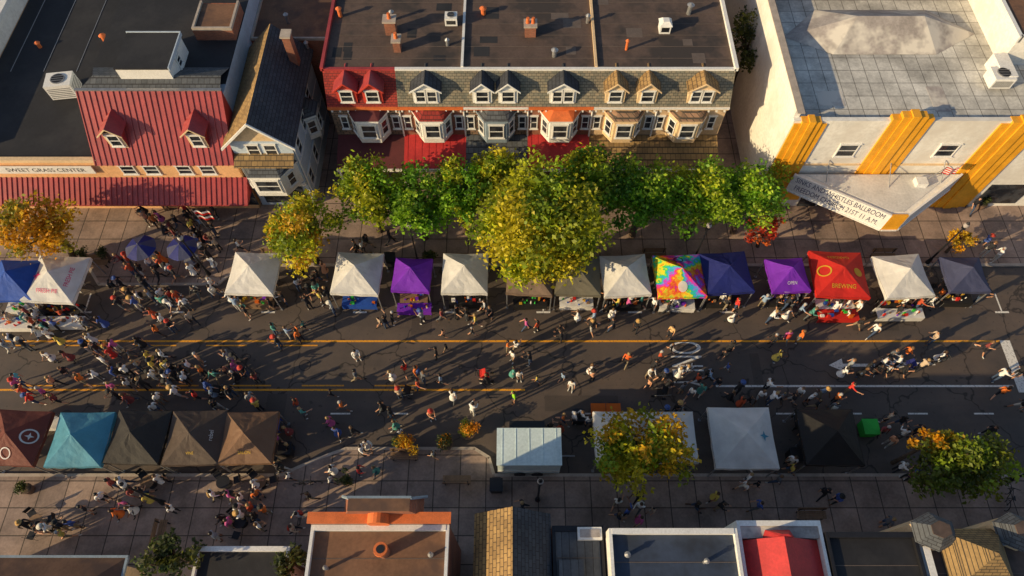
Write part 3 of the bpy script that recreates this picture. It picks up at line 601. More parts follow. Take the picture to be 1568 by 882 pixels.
# ---------------------------------------------------------------- canopies
def drape_z(x,y,hw,ze,zp,hd=None):
    hd=hd or hw; s=max(abs(x)/hw,abs(y)/hd); s=min(1,s); return ze+(zp-ze)*((1-s)**1.18)
def canopy(x,y,w,mat,d=None,emb=None,rz=0,txt=None,peaks=1,name='vendor_canopy',side=None,zb=0.0,zp=3.2):
    d=d or w; g=G(name,(x,y,zb),math.radians(rz)); hw,hd=w/2,d/2; ze=2.2
    Fb=g('fabric_roof',mat);
    cell=w/peaks
    for pk in range(peaks):
        cx=-hw+cell*(pk+.5); ch=cell/2; K=6
        for face in range(4):
            vs=[];fs=[]
            for r in range(K+1):
                s=r/K
                for q in range(K+1):
                    u=-1+2*q/K
                    if face==0: X,Yy=u*s*ch,-s*hd
                    elif face==1: X,Yy=s*ch,u*s*hd
                    elif face==2: X,Yy=-u*s*ch,s*hd
                    else: X,Yy=-s*ch,-u*s*hd
                    z=drape_z(X,Yy,ch,ze,zp,hd)-.10*s*(1-abs(u))*s+random.uniform(-.018,.018)*(0<r<K)*(0<q<K)
                    vs.append((cx+X,Yy,z))
            for r in range(K):
                for q in range(K): fs.append((r*(K+1)+q,(r+1)*(K+1)+q,(r+1)*(K+1)+q+1,r*(K+1)+q+1))
            Fb.add(vs,fs)
    V=g('valance',mat)
    def vstrip(ax,ay,bx,by):
        vs=[];fs=[];n=8
        for q in range(n+1):
            t=q/n; X=ax+(bx-ax)*t;Yy=ay+(by-ay)*t; o=.02*math.sin(q*2.1)
            vs+=[(X,Yy,ze-.1*(1-abs(2*t-1)) ),(X+o*(ay!=by),Yy+o*(ax!=bx),ze-.30)]
        for q in range(n): fs.append((2*q,2*q+1,2*q+3,2*q+2))
        V.add(vs,fs)
    e=.012
    vstrip(-hw-e,-hd-e,hw+e,-hd-e);vstrip(hw+e,-hd-e,hw+e,hd+e);vstrip(hw+e,hd+e,-hw-e,hd+e);vstrip(-hw-e,hd+e,-hw-e,-hd-e)
    Fr=g('frame',METAL)
    xs=[-hw+.05]+[hw*2*k/peaks-hw for k in range(1,peaks)]+[hw-.05]
    for sx in xs:
        for sy in (-hd+.05,hd-.05):
            Fr.box(sx-.03,sx+.03,sy-.03,sy+.03,0,ze-.05); Fr.box(sx-.08,sx+.08,sy-.08,sy+.08,.0,.03)
    for sy in (-hd+.05,hd-.05): Fr.tube((-hw+.05,sy,ze-.12),(hw-.05,sy,ze-.12),.02)
    for sx in (-hw+.05,hw-.05): Fr.tube((sx,-hd+.05,ze-.12),(sx,hd-.05,ze-.12),.02)
    if emb:
        for (kind,face,rr,ecol) in emb:
            if kind=='disc':
                vs2=[(0,0)]+[(rr*math.cos(6.2832*k/20),rr*math.sin(6.2832*k/20)) for k in range(20)]; fs2=[(0,1+k,1+(k+1)%20) for k in range(20)]
            elif kind=='ring':
                vs2=[(rr*math.cos(6.2832*k/24),rr*math.sin(6.2832*k/24)) for k in range(24)]+[(.8*rr*math.cos(6.2832*k/24),.8*rr*math.sin(6.2832*k/24)) for k in range(24)]; fs2=[(k,(k+1)%24,24+(k+1)%24,24+k) for k in range(24)]
            elif kind=='star':
                vs2=[(0,0)]+[((rr if k%2==0 else rr*.35)*math.sin(6.2832*k/8),(rr if k%2==0 else rr*.35)*math.cos(6.2832*k/8)) for k in range(8)]; fs2=[(0,1+(k+1)%8,1+k) for k in range(8)]
            else:
                vv,ff=road_text(kind,0,0,rr*2,0); vs2=[(a.x,a.y) for a in vv]; fs2=ff
            R=Matrix.Rotation(math.radians({0:0,1:90,2:180,3:270}[face]),3,'Z'); out=[]
            cy=-hd*.64
            for (a,b) in vs2:
                p=R@Vector((a,cy+b,0)); zz=drape_z(p.x,p.y,hw,ze,zp,hd); out.append((p.x,p.y,zz+.02))
            g('emblem_'+str(face)+kind[:2],ecol).add(out,fs2)
    if side:
        g('side_wall',side).box(-hw,hw,hd-.02,hd,.05,ze-.32)
    g.done()
BLUE=fabric('blue_cloth',(.02,.10,.50));PURP=fabric('purple_cloth',(.24,.03,.60));TAUPE=fabric('taupe_cloth',(.26,.18,.13));GREYC=fabric('grey_cloth',(.20,.18,.13))
TEAL=fabric('teal_cloth',(.10,.36,.50));BRN=fabric('brown_cloth',(.27,.15,.085));BRN2=fabric('dark_brown_cloth',(.12,.085,.065));YLW=fabric('yellow_cloth',(.75,.48,.04));PINK=fabric('pink_cloth',(.75,.05,.2))
SLT=fabric('slate_cloth',(.08,.09,.18)); ORG=fabric('orange_cloth',(.75,.16,.01)); GRN=fabric('green_cloth',(.05,.6,.08)); CHAR=fabric('charcoal_cloth',(.045,.040,.036)); MARN=fabric('russet_cloth',(.20,.05,.035))
k1=.04163
top=[(28,2.9,BLUE,None),(88,3.3,WC,[('FRESH PIE',0,.16,PINK),('FRESH PIE',1,.16,PINK),('star',3,.35,PINK)]),(388,3.0,WC,None),(547,3.0,WC,None),(631,2.4,PURP,None),(712,2.9,WC,None),(812,2.9,TAUPE,None),(884,2.9,GREYC,None),
 (957,2.95,WC,None),(1040,3.05,TIE,[('disc',0,.3,WC),('ring',2,.3,BLK)]),(1113,2.95,NAVY,None),(1206,2.4,PURP,[('OPEN',0,.12,WC)]),(1285,3.3,RED,[('BREWING',0,.17,YLW),('GARDEN',2,.17,YLW),('ring',3,.4,YLW),('disc',1,.3,YLW)]),(1382,3.05,WC,None),(1478,2.5,SLT,None)]
CAN=[]
for px,w,mt,em in top:
    x=(px-784)*k1; y=21.55+random.uniform(-.15,.15)-(.45 if px<100 else 0); CAN.append((x,y,w)); canopy(x,y,w,mt,emb=em,rz=random.uniform(-4,4),side=WC if px in(712,957) else None,zp=random.uniform(3.05,3.3))
k2=.03672
bot=[(22,3.1,MARN,[('ring',1,.42,WC),('ring',3,.42,WC),('star',1,.22,WC),('ring',0,.3,WC)]),(122,3.1,TEAL,None),(210,3.05,CHAR,None),(298,3.1,BRN2,[('rebel',1,.15,WC),('VINE',0,.1,YLW)]),(380,2.95,BRN,[('SALON',0,.11,YLW)]),(1138,3.5,WC,[('star',1,.3,TEAL)]),(1272,3.2,BLK,None)]
for px,w,mt,em in bot:
    x=(px-784)*k2; y=10.95+random.uniform(-.1,.1); CAN.append((x,y,w)); canopy(x,y,w,mt,emb=em,rz=random.uniform(-3,3),zp=random.uniform(3.05,3.3))
canopy(7.5,11.0,5.7,WC,d=2.9,peaks=2); CAN.append((6,11,3));CAN.append((9,11,3))
goods=[RED,WC,YLW,PURP,GRN,ORG,BLUE,WOOD]
def table(x,y,w,d,cloth,rz=0,zb=0):
    g=G('folding_table',(x,y,zb),math.radians(rz)); g('top',cloth).box(-w/2,w/2,-d/2,d/2,.72,.76)
    c=g('table_cloth',cloth)
    for a in (-1,1): c.box(-w/2,w/2,a*d/2+(0.001 if a>0 else -.012),a*d/2+(.012 if a>0 else -.001),.25,.757)
    for sx in (-w/2+.08,w/2-.08):
        for sy in (-d/2+.06,d/2-.06): g('legs',METAL).cyl(sx,sy,0,.719,.02)
    for k in range(12):
        m_=random.choice(goods); a=random.uniform(-w/2+.15,w/2-.15);b=random.uniform(-d/2+.12,d/2-.12);s=random.uniform(.05,.13);h=random.uniform(.06,.3)
        q=g('goods_%d'%goods.index(m_),m_)
        if random.random()<.5: q.box(a-s,a+s,b-s*.7,b+s*.7,.761+k*.0007,.761+h)
        else: q.cyl(a,b,.761+k*.0007,.761+h,s*.6,s*.35,8)
    g.done()
for (x,y,w) in CAN:
    sg=-1 if y>15 else 1
    table(x,y+sg*(w/2-.25),w*.75,.7,random.choice([WC,BLK,WOOD,BLUE,BLK]),random.uniform(-3,3))
    table(x+random.uniform(-.6,.6),y+sg*-.4,1.4,.6,random.choice([WC,WOOD]),random.uniform(-10,10))
table(20.9,19.4,2.6,.7,RED); table(24.9,19.5,3.0,.7,WC); table(-6.3,19.9,2.2,.6,PURP); table(-32,18.8,3,.8,WC);table(-28.8,18.9,3,.7,WC)
def bench(x,y,rz):
    g=G('park_bench',(x,y,.134),math.radians(rz)); w=g('seat_slats',WOOD)
    for k in range(4): w.box(-.8,.8,-.2+k*.11,-.11+k*.11,.43,.46)
    b=g('backrest',WOOD)
    for k in range(3): b.box(-.8,.8,.26+.02*k,.29+.02*k,.55+k*.13,.65+k*.13)
    for sx in (-.65,.65): g('legs',DARKM).box(sx-.03,sx+.03,-.18,.24,.38,.429); g('legs',DARKM).box(sx-.03,sx+.03,-.18,-.12,0,.379); g('legs',DARKM).box(sx-.03,sx+.03,.2,.26,0,.379); g('back_posts',DARKM).box(sx-.03,sx+.03,.245,.259,.43,.95)
    g.done()
for (px,py,r) in ((150,405,0),(420,395,0),(700,395,180),(1000,395,0),(620,700,0),(250,820,90),(700,735,180),(1350,395,0),(1240,790,0)):
    x,y=survey(px,py,.3); bench(x,y,r)
def cafe(px,py):
    x,y=survey(px,py,.5); g=G('cafe_table',(x,y,.134),random.random()*3); g('top',random.choice([WOOD,DARKM])).cyl(0,0,.71,.74,.38,None,20); g('stem',DARKM).cyl(0,0,.03,.709,.035); g('foot',DARKM).cyl(0,0,0,.029,.25,None,14); g.done()
    for k in range(3):
        a=k*2.1+.3; g=G('cafe_chair',(x+.7*math.cos(a),y+.7*math.sin(a),.134),a-math.pi/2)
        g('seat',DARKM).box(-.2,.2,-.2,.2,.43,.46); g('back',DARKM).box(-.2,.2,.2,.225,.55,.85)
        for sx in(-.18,.18):
            for sy in (-.18,.18): g('legs',METAL).cyl(sx,sy,0,.429,.014,None,6)
            g('uprights',METAL).box(sx-.012,sx+.012,.2,.224,.46,.549)
        g.done()
for a in ((345,740),(400,740),(370,800),(230,740),(60,800)): cafe(*a)
def stroller(px,py,mat,rz=0):
    x,y=survey(px,py,.4); g=G('baby_stroller',(x,y,.01),rz)
    g('seat',mat).add([(-.22,-.3,.4),(.22,-.3,.4),(.22,.15,.32),(-.22,.15,.32),(-.22,-.42,.85),(.22,-.42,.85)],[(0,1,2,3),(0,4,5,1)])
    vs=[];fs=[]
    for k in range(6):
        t=k/5*1.6; yy=-.42+.42*math.sin(t)*.9; zz=.8+.26*math.sin(t*1.1); vs+=[(-.24,yy,zz),(.24,yy,zz)]
    for k in range(5): fs.append((2*k,2*k+1,2*k+3,2*k+2))
    g('hood',mat).add(vs,fs)
    for s in (-1,1):
        g('frame',METAL).tube((s*.25,-.65,1.0),(s*.25,.3,.15),.015); g('frame',METAL).tube((s*.25,-.2,.6),(s*.25,-.35,.12),.015)
        for yy in (-.35,.32): g('wheels',DARKM).cyl(0,0,-.03,.03,.12,None,14,Matrix.Translation((s*.27,yy,.12))@Matrix.Rotation(math.pi/2,4,'Y'))
    g('handle',DARKM).tube((-.25,-.65,1.0),(.25,-.65,1.0),.02); g.done()
for a in ((1010,600,BLK,1.3),(745,575,RED,-1.5),(330,600,BLK,1.6),(1395,560,NAVY,-1.4),(620,600,BLK,1.4)): stroller(*a)
def bicycle(px,py,rz):
    x,y=survey(px,py,.5); g=G('bicycle',(x,y,.005),rz); Fm=g('frame',DARKM)
    for cx in (-.5,.5):
        for k in range(16):
            a=6.2832*k/16;b=6.2832*(k+1)/16; g('tyres',DARKM).tube((cx+.33*math.cos(a),0,.34+.33*math.sin(a)),(cx+.33*math.cos(b),0,.34+.33*math.sin(b)),.022,None,5)
            if k%2==0: g('spokes',METAL).tube((cx,0,.34),(cx+.32*math.cos(a),0,.34+.32*math.sin(a)),.004,None,4)
    for p,q in (((-.5,0,.34),(-.08,0,.3)),((-.5,0,.34),(-.2,0,.85)),((-.08,0,.3),(-.2,0,.95)),((-.08,0,.3),(.36,0,.8)),((-.2,0,.82),(.34,0,.86)),((.5,0,.34),(.34,0,1.0)),((.34,-.27,1.02),(.34,.27,1.02))): Fm.tube(p,q,.02)
    g('saddle',DARKM).prism([(-.33,-.08),(-.33,.08),(-.07,.02),(-.07,-.02)],.95,1.0); g.done()
bicycle(1440,552,.3); bicycle(1545,760,1.2); bicycle(470,740,.1)
def umbrella(px,py,c1,c2,r=1.0,z=2.2):
    x,y=survey(px,py,z+.1); g=G('patio_umbrella',(x,y,.13))
    for k in range(8):
        a0=6.2832*k/8;a1=6.2832*(k+1)/8; b=g('panel_a' if k%2 else 'panel_b',c1 if k%2 else c2); vs=[];fs=[]
        for q in range(5):
            s=q/4*r; z_=z+.45*(1-(q/4)**1.3);
            vs+=[(s*math.cos(a0),s*math.sin(a0),z_),(s*.96*math.cos((a0+a1)/2),s*.96*math.sin((a0+a1)/2),z_-.03*q/4),(s*math.cos(a1),s*math.sin(a1),z_)]
        for q in range(4): fs+=[(3*q,3*q+3,3*q+4,3*q+1),(3*q+1,3*q+4,3*q+5,3*q+2)]
        b.add(vs,fs)
    g('pole',METAL).cyl(0,0,0,z+.55,.025); g('base',DARKM).cyl(0,0,0,.08,.28,.25,16); g('table_top',METAL).cyl(0,0,.7,.73,.5,None,20); g.done()
umbrella(216,380,NAVY,SLT);umbrella(279,380,NAVY,SLT)
g=G('food_trailer',(.95,10.35,0)); TR=plain('trailer_paint',(.68,.82,.82),.4,.12,.7,.1)
g('body',TR).box(-1.75,1.75,-1.0,1.0,.5,2.45); g('roof',TR).box(-1.8,1.8,-1.05,1.05,2.452,2.52)
for k in range(5): g('roof_ribs',TR).box(-1.5+k*.75,-1.47+k*.75,-1.0,1.0,2.522,2.54)
g('serving_window',GLASS).box(-1.1,.9,1.002,1.03,1.2,2.0); g('hatch',DARKM).add([(-1.1,1.0,2.2),(.9,1.0,2.2),(.9,1.6,2.1),(-1.1,1.6,2.1)],[(0,1,2,3)])
for sx in(-.5,.5):
    for sy in (-.95,.95): g('wheels',DARKM).cyl(0,0,-.12,.12,.33,None,18,Matrix.Translation((sx,sy,.33))@Matrix.Rotation(math.pi/2,4,'X'))
g('hitch',METAL).tube((1.75,0,.5),(2.7,0,.45),.05); g('trim',WHITE).box(-1.76,1.76,-1.03,-1.002,1.0,1.1); g.done()
def bin_(px,py,mat,name='litter_bin',w=.6,h=1.0,zb=0):
    x,y=survey(px,py,h/2); g=G(name,(x,y,zb)); g('body',mat).prism([(-w/2,-w/2),(w/2,-w/2),(w/2,w/2),(-w/2,w/2)],.08,h,None,[(-w*.58,-w*.58),(w*.58,-w*.58),(w*.58,w*.58),(-w*.58,w*.58)]); g('lid',mat).box(-w*.62,w*.62,-w*.62,w*.62,h+.001,h+.07)
    for s_ in(-1,1): g('wheels',DARKM).cyl(0,0,-.04,.04,.1,None,12,Matrix.Translation((s_*w*.4,w*.45,.1))@Matrix.Rotation(math.pi/2,4,'Y'))
    g('handle',DARKM).tube((-w*.4,w*.7,h),(w*.4,w*.7,h),.02); g.done()
bin_(1328,657,GRN,'green_bin',.75,.9);bin_(915,632,ORG,'orange_cooler',.7,.8);bin_(938,632,ORG,'orange_cooler',.7,.8)
for a in ((885,640),(598,400),(1215,700),(440,690),(1450,735),(760,745)): bin_(*a,DARKM,zb=0)
def lamp(px,py,h=4.2):
    x,y=survey(px,py,.13); g=G('street_lamp',(x,y,.13)); p_=g('post',DARKM); p_.cyl(0,0,0,.5,.16,.1,12);p_.cyl(0,0,.5,h,.07,.045,10);p_.cyl(0,0,h,h+.08,.14,.14,12)
    g('globe',GREYW).sphere((0,0,h+.32),.17,12,8,1.25); g('finial',DARKM).cyl(0,0,h+.5,h+.7,.12,.01,10)
    g.done(('globe',))
for a in ((823,765),(1000,840),(640,402),(320,420),(1060,402),(1420,402),(1545,735),(250,770)): lamp(*a)
# ---------------------------------------------------------------- people
def person_mesh(name,legs,arms,fem=False,shorts=False,long_hair=False,hat=False,skirt=False,pack=False,lean=0,sc=1.0,sleeves=False):
    J=[];R=[];E=[];L=[]
    def j(p,r): J.append(Vector(p));R.append(r);return len(J)-1
    def e(a,b,l): E.append((a,b));L.append(l)
    sw=.165 if fem else .19; hipw=.095
    ly=math.sin(math.radians(lean))
    pel=j((0,0,.95),.125);sp=j((0,.02+ly*.2,1.14),.105 if fem else .12);ch=j((0,.02+ly*.42,1.36),.125 if fem else .14);nk=j((0,.02+ly*.55,1.49),.055)
    h0=j((0,.045+ly*.62,1.565),.068);h1=j((0,.045+ly*.68,1.645),.088);h2=j((0,.035+ly*.72,1.715),.066)
    e(pel,sp,1);e(sp,ch,1);e(ch,nk,1);e(nk,h0,0);e(h0,h1,0);e(h1,h2,0)
    hands=[]
    for s,(a,k) in zip((-1,1),legs):
        a=math.radians(a);k=math.radians(k)
        hp=j((s*hipw,0,.91),.095);kn=Vector((s*(hipw+.015),.44*math.sin(a),.91-.44*math.cos(a)));an=kn+Vector((s*.005,.42*math.sin(a-k),-.42*math.cos(a-k)))
        mid=(J[hp]+kn)/2
        m1=j(mid,.08);ki=j(kn,.058);cf=j(kn*.65+an*.35+Vector((0,-.012,0)),.056);ai=j(an,.038);tl=j(an+Vector((s*.015,.07,-.045)),.04);to=j(an+Vector((s*.02,.17,-.055)),.032)
        e(pel,hp,2);e(hp,m1,2);e(m1,ki,2);e(ki,cf,0 if shorts else 2);e(cf,ai,0 if shorts else 2);e(ai,tl,4);e(tl,to,4)
    for s,(a,b,k) in zip((-1,1),arms):
        a=math.radians(a);b=math.radians(b);k=math.radians(k)
        shp=Vector((s*sw,J[ch].y,1.42)); sh=j(shp,.062); d=Vector((s*math.sin(b),math.sin(a)*math.cos(b),-math.cos(a)*math.cos(b))); el=shp+d*.28
        a2=a+k; d2=Vector((-s*.25*math.sin(k)+s*math.sin(b)*.5,math.sin(a2),-math.cos(a2))).normalized(); wr=el+d2*.25
        m1=j((shp+el)/2,.05);ei=j(el,.041);fm=j(el*.6+wr*.4,.038);wi=j(wr,.026);pa=j(wr+d2*.075,.032)
        e(ch,sh,1);e(sh,m1,1);e(m1,ei,1);e(ei,fm,1 if sleeves else 0);e(fm,wi,1 if sleeves else 0);e(wi,pa,0); hands.append((s,wr+d2*.08,d2))
    me=bpy.data.meshes.new('sk'); me.from_pydata([tuple(v) for v in J],E,[]); ob=bpy.data.objects.new('sk',me); COL.objects.link(ob)
    ob.modifiers.new('s','SKIN')
    sv=me.skin_vertices[0].data
    for i,r in enumerate(R): sv[i].radius=(r,r); sv[i].use_root=(i==0)
    for i in (0,1,2): sv[i].radius=(R[i]*1.12,R[i]*.8)
    ss=ob.modifiers.new('u','SUBSURF'); ss.levels=1; ss.render_levels=1
    dg=bpy.context.evaluated_depsgraph_get(); m2=bpy.data.meshes.new_from_object(ob.evaluated_get(dg))
    V=[v.co.copy() for v in m2.vertices];F=[tuple(p.vertices) for p in m2.polygons];MI=[]
    for p in m2.polygons:
        c=p.center;best=9;lab=1
        for (a,b),l in zip(E,L):
            A=J[a];B=J[b];ab=B-A;t=max(0,min(1,(c-A).dot(ab)/ab.length_squared));dd=(c-A-ab*t).length-(R[a]*(1-t)+R[b]*t)*.9
            if dd<best:best=dd;lab=l
        MI.append(lab)
    bpy.data.objects.remove(ob); bpy.data.meshes.remove(m2)
    def addmb(mb,mi):
        o=len(V);V.extend(Vector(v) for v in mb.v);F.extend(tuple(i+o for i in f) for f in mb.f);MI.extend([mi]*len(mb.f))
    hc=J[h1]
    b=MB();b.sphere((hc.x,hc.y-.018,hc.z+.028),.108,12,8,1.0)
    keep=[f for f in b.f if not (sum(b.v[i][1] for i in f)/len(f)>hc.y+.035 and sum(b.v[i][2] for i in f)/len(f)<hc.z+.06) and sum(b.v[i][2] for i in f)/len(f)>hc.z-.05]
    b.f=keep; addmb(b,3)
    if long_hair: b=MB();b.sphere((hc.x,hc.y-.07,hc.z-.09),.085,10,7,2.0);addmb(b,3)
    if hat:
        b=MB();b.cyl(hc.x,hc.y,hc.z+.055,hc.z+.15,.115,.085,12);b.cyl(hc.x,hc.y+.04,hc.z+.045,hc.z+.06,.17,.165,14);addmb(b,5)
    b=MB();b.add([(hc.x-.014,hc.y+.082,hc.z-.03),(hc.x+.014,hc.y+.082,hc.z-.03),(hc.x,hc.y+.115,hc.z-.025),(hc.x,hc.y+.084,hc.z+.02)],[(0,1,2),(0,2,3),(2,1,3)])
    for s in(-1,1): b.sphere((hc.x+s*.092,hc.y-.005,hc.z-.01),.022,6,4,1.4)
    addmb(b,0)
    b=MB()
    for s in(-1,1): b.sphere((hc.x+s*.032,hc.y+.078,hc.z+.012),.012,6,4)
    addmb(b,3); b=MB(); b.box(hc.x-.025,hc.x+.025,hc.y+.068,hc.y+.084,hc.z-.052,hc.z-.045);addmb(b,5)
    for (s,p,d) in hands:
        b=MB();side=Vector((0,1,0)) if abs(d.y)<.7 else Vector((1,0,0)); side=(side-d*side.dot(d)).normalized(); inn=d.cross(side).normalized()*(1 if d.cross(side).x*s<0 else -1)
        for q,ln in enumerate((.062,.075,.07,.055)):
            o=p+side*(-.028+.019*q)*-1; m_=o+d*ln*.55; t_=m_+(d*.8+inn*.6).normalized()*ln*.5; b.tube(o-d*.02,m_,.0095,.009,5);b.tube(m_,t_,.009,.006,5)
        o=p-d*.045+side*.025; m_=o+(side*.9+d*.6).normalized()*.04; b.tube(o,m_,.012,.010,5);b.tube(m_,m_+(d+side*.2).normalized()*.03,.010,.007,5); addmb(b,0)
    if skirt:
        b=MB(); n=14; z0,z1=1.02,.52
        vs=[(.135*math.cos(6.2832*k/n),.11*math.sin(6.2832*k/n),z0) for k in range(n)]+[((.24+.015*(k%2))*math.cos(6.2832*k/n),(.26+.015*(k%2))*math.sin(6.2832*k/n),z1) for k in range(n)]
        b.add(vs,[(k,(k+1)%n,n+(k+1)%n,n+k) for k in range(n)]); addmb(b,1)
    if pack:
        b=MB(); c=J[ch]; b.prism([(-.13,c.y-.27),(.13,c.y-.27),(.15,c.y-.12),(-.15,c.y-.12)],1.02,1.42,None,[(-.10,c.y-.22),(.10,c.y-.22),(.13,c.y-.12),(-.13,c.y-.12)])
        for s in(-1,1): b.tube((s*.11,c.y-.12,1.4),(s*.1,c.y+.12,1.36),.018,.018,5);b.tube((s*.1,c.y+.12,1.36),(s*.12,c.y-.1,1.05),.018,.018,5)
        addmb(b,5)
    zmin=min(v.z for v in V)
    V=[((v.x)*sc,(v.y)*sc,(v.z-zmin)*sc) for v in V]
    me=bpy.data.meshes.new(name);me.from_pydata(V,[],F);me.update()
    for m_ in PM: me.materials.append(m_)
    me.polygons.foreach_set('material_index',MI);me.polygons.foreach_set('use_smooth',[True]*len(F)); return me
WALK=((25,8),(-18,22)); WALK2=((-20,30),(28,5)); ST=((2,2),(-3,4)); ST2=((8,12),(-2,0))
SWG=((-25,8,15),(25,8,25)); SWG2=((28,8,20),(-22,8,12)); DN=((0,10,12),(3,12,10)); PH=((5,10,12),(25,6,100)); BOTH=((20,5,85),(20,5,85)); CR=((35,-5,95),(30,-5,90)); PT=((0,12,10),(75,25,20))
VAR=[person_mesh('person_a',WALK,SWG),person_mesh('person_b',WALK2,SWG2,shorts=True,hat=True),person_mesh('person_c',ST,DN,shorts=True),person_mesh('person_d',ST2,PH,fem=True,long_hair=True,sc=.93),
 person_mesh('person_e',WALK,SWG2,fem=True,long_hair=True,sc=.94,skirt=True),person_mesh('person_f',ST,BOTH,sleeves=True,lean=8),person_mesh('person_g',WALK2,PH,fem=True,long_hair=True,shorts=True,sc=.95),
 person_mesh('person_h',ST2,CR,hat=True,sc=1.03),person_mesh('person_i',WALK,SWG,pack=True,sleeves=True),person_mesh('person_j',ST,PT,sc=1.0),person_mesh('person_k',WALK2,SWG2,shorts=True,sc=.68),person_mesh('person_l',ST2,BOTH,fem=True,long_hair=True,skirt=True,sc=.93,lean=5)]
SC=[(.80,.79,.77)]*9+[(.015,.015,.02)]*9+[(.66,.04,.03),(.75,.18,.03),(.05,.10,.35),(.3,.32,.34),(.25,.05,.05),(.7,.35,.2),(.08,.3,.25),(.55,.1,.3),(.12,.13,.15),(.25,.35,.5),(.65,.5,.1),(.5,.08,.03),(.55,.42,.3)]
pos=[]
def inside(poly,x,y):
    c=False;n=len(poly)
    for i in range(n):
        x1,y1=poly[i];x2,y2=poly[(i+1)%n]
        if (y1>y)!=(y2>y) and x<(x2-x1)*(y-y1)/(y2-y1)+x1:c=not c
    return c
def addp(px,py,col=None,face=None,var=None,chk=True):
    x,y=survey(px,py,.85)
    for (a,b) in pos:
        if (a-x)**2+(b-y)**2<(.2 if chk else .04): return False
    if y>27.9 or y<6.1 and x>-20 and not(-20<x<-9.2) or y<5: return False
    pos.append((x,y)); z=.134 if (inside(nb,x,y) or inside(sb,x,y)) else .001
    ob=bpy.data.objects.new('person',var or random.choice(VAR)); COL.objects.link(ob); ob.location=(x,y,z)
    ob.rotation_euler=(0,0,random.choice([random.gauss(-1.57,.5),random.gauss(1.57,.5),random.uniform(0,6.28)]) if face is None else face)
    c=col or random.choice(SC); ob.color=(c[0],c[1],c[2],1); s=random.uniform(.96,1.05); ob.scale=(s,s,s); return True
LST="""20,520 40,530 12,530 68,600 75,545 105,545 100,570 125,580 150,535 170,540 150,575 178,605 215,525 240,505 250,490 235,480 262,500 210,560 235,575 265,565 285,580 305,550
290,560 270,600 300,605 325,600 195,610 238,625 330,620 358,560 375,570 385,610 350,545 292,487 455,618 420,505 440,510 427,525 462,495 458,515 545,543 545,575 580,490 600,487 505,600 505,645 515,660 540,660
600,575 620,565 638,570 648,580 675,580 668,540 683,530 678,508 676,482 728,490 723,505 745,580 742,590 790,530 777,530 785,545 812,550 785,570 795,575 822,578 693,605 690,614 723,628 862,575 875,590 905,565
908,577 823,500 857,500 860,515 806,497 937,480 1030,530 1000,560 1015,575 995,585 1040,570 1060,560 1068,580 1085,575 1045,595 1060,600 1100,585 1115,560 1120,530 1110,540 1130,595 1135,615 1150,610
1165,605 1175,590 1180,610 1200,605 1225,600 1240,610 1250,620 1280,610 1300,595 1275,625 1190,545 1185,520 1205,515 1225,515 1122,485 1180,485 1205,480 1225,475 1240,480 1290,570 1300,560 1330,560 1350,555 1365,545
1385,565 1388,540 1410,560 1430,518 1440,545 1510,530 1530,575 1535,600 1560,570 1565,620 1315,495 1340,505 1360,640 1380,645 1350,660 1365,675 1035,625 1020,630 1045,632 660,635 563,680 555,690 510,720 505,735 550,722 575,720
605,650 612,660 598,642 618,665 663,695 475,760 460,790 450,810 945,770 960,785 975,760 1000,780 1065,775 1100,775 1095,760 1160,775 1260,755 1280,765 1140,745 1190,735 1490,315 1440,450 1465,450 1500,455 597,365 730,395 742,468
90,520 55,507 72,510 195,540 330,575 250,545 315,590 395,622 360,575 40,600 30,590 1010,545 995,570 1075,595 1105,595 1120,605 1345,565 1320,570 1375,555 1260,600 1215,610 842,655 858,655 640,590 1515,660 800,775 1355,800"""
for t in LST.split():
    a,b=t.split(','); addp(float(a),float(b))
addp(28,580,(.1,.5,.6));addp(787,608,(.3,.7,.02));addp(960,550,(.7,.12,.02));addp(1028,508,(.7,.45,.2))
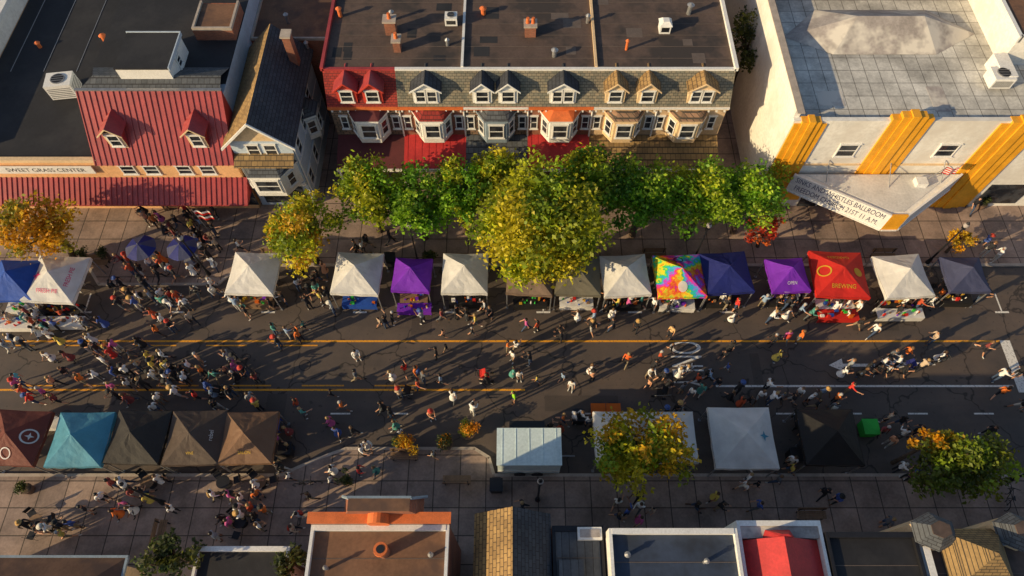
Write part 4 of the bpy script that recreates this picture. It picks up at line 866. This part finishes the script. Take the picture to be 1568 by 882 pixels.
for cx,cy,sx,sy,n in ((300,365,50,35,36),(250,450,60,16,30),(80,485,45,12,22),(255,335,35,10,10),(490,440,16,22,18),(412,452,14,12,10),(375,468,14,6,6),(555,380,22,12,10),(1020,462,22,8,14),(945,462,14,8,8),(1110,458,16,8,10),(1200,458,22,9,18),(1290,468,22,8,10),(1385,455,25,12,16),(1450,450,15,8,6),
 (190,765,50,26,26),(80,810,25,8,8),(385,775,30,32,22),(345,800,15,8,4),(435,700,9,30,12),(560,685,14,8,4),(1150,742,20,6,6),(1385,655,15,20,10),(1220,660,9,18,8),(1215,715,10,8,4),(1515,385,12,8,4),(235,640,25,6,5),(980,785,25,8,6),(880,640,18,6,6),(1380,725,12,10,6),(590,490,14,6,3),(60,610,30,12,4),(230,410,40,14,14),(1050,585,40,14,9),(1210,605,40,10,12),(270,580,80,30,26),(1350,560,40,12,8),(150,525,60,14,8),(700,480,60,10,6),(900,490,50,12,6),(560,620,60,20,5)):
    for _ in range(n): addp(random.gauss(cx,sx*.7),random.gauss(cy,sy*.7))
# ---------------------------------------------------------------- light, world, camera
el=math.radians(19); AZ=math.radians(26); az_vec=Vector((-math.cos(AZ),-math.sin(AZ),0))
sv_=Vector((az_vec.x*math.cos(el),az_vec.y*math.cos(el),math.sin(el)))
ld=bpy.data.lights.new('sun','SUN'); ld.energy=5; ld.angle=math.radians(.5); ld.color=(1,.77,.44)
lo=bpy.data.objects.new('sun',ld); COL.objects.link(lo); lo.rotation_euler=sv_.to_track_quat('Z','Y').to_euler(); lo.location=(-60,-20,40)
w=bpy.data.worlds.new('World'); S.world=w; w.use_nodes=True; n=w.node_tree; bg=n.nodes['Background']
sk=n.nodes.new('ShaderNodeTexSky'); sk.sky_type='NISHITA'; sk.sun_disc=False; sk.sun_elevation=el; sk.sun_rotation=math.radians(270)-AZ
n.links.new(sk.outputs[0],bg.inputs[0]); bg.inputs[1].default_value=.12
cam=bpy.data.cameras.new('camera'); cam.lens=24; cam.sensor_width=36; cam.clip_end=2000; co=bpy.data.objects.new('camera',cam); COL.objects.link(co)
co.location=(0,0,CH); co.rotation_euler=(math.radians(90)-PITCH,0,0); S.camera=co
S.view_settings.view_transform='Standard'; S.view_settings.look='None'; S.view_settings.exposure=0
print('people',len(pos))
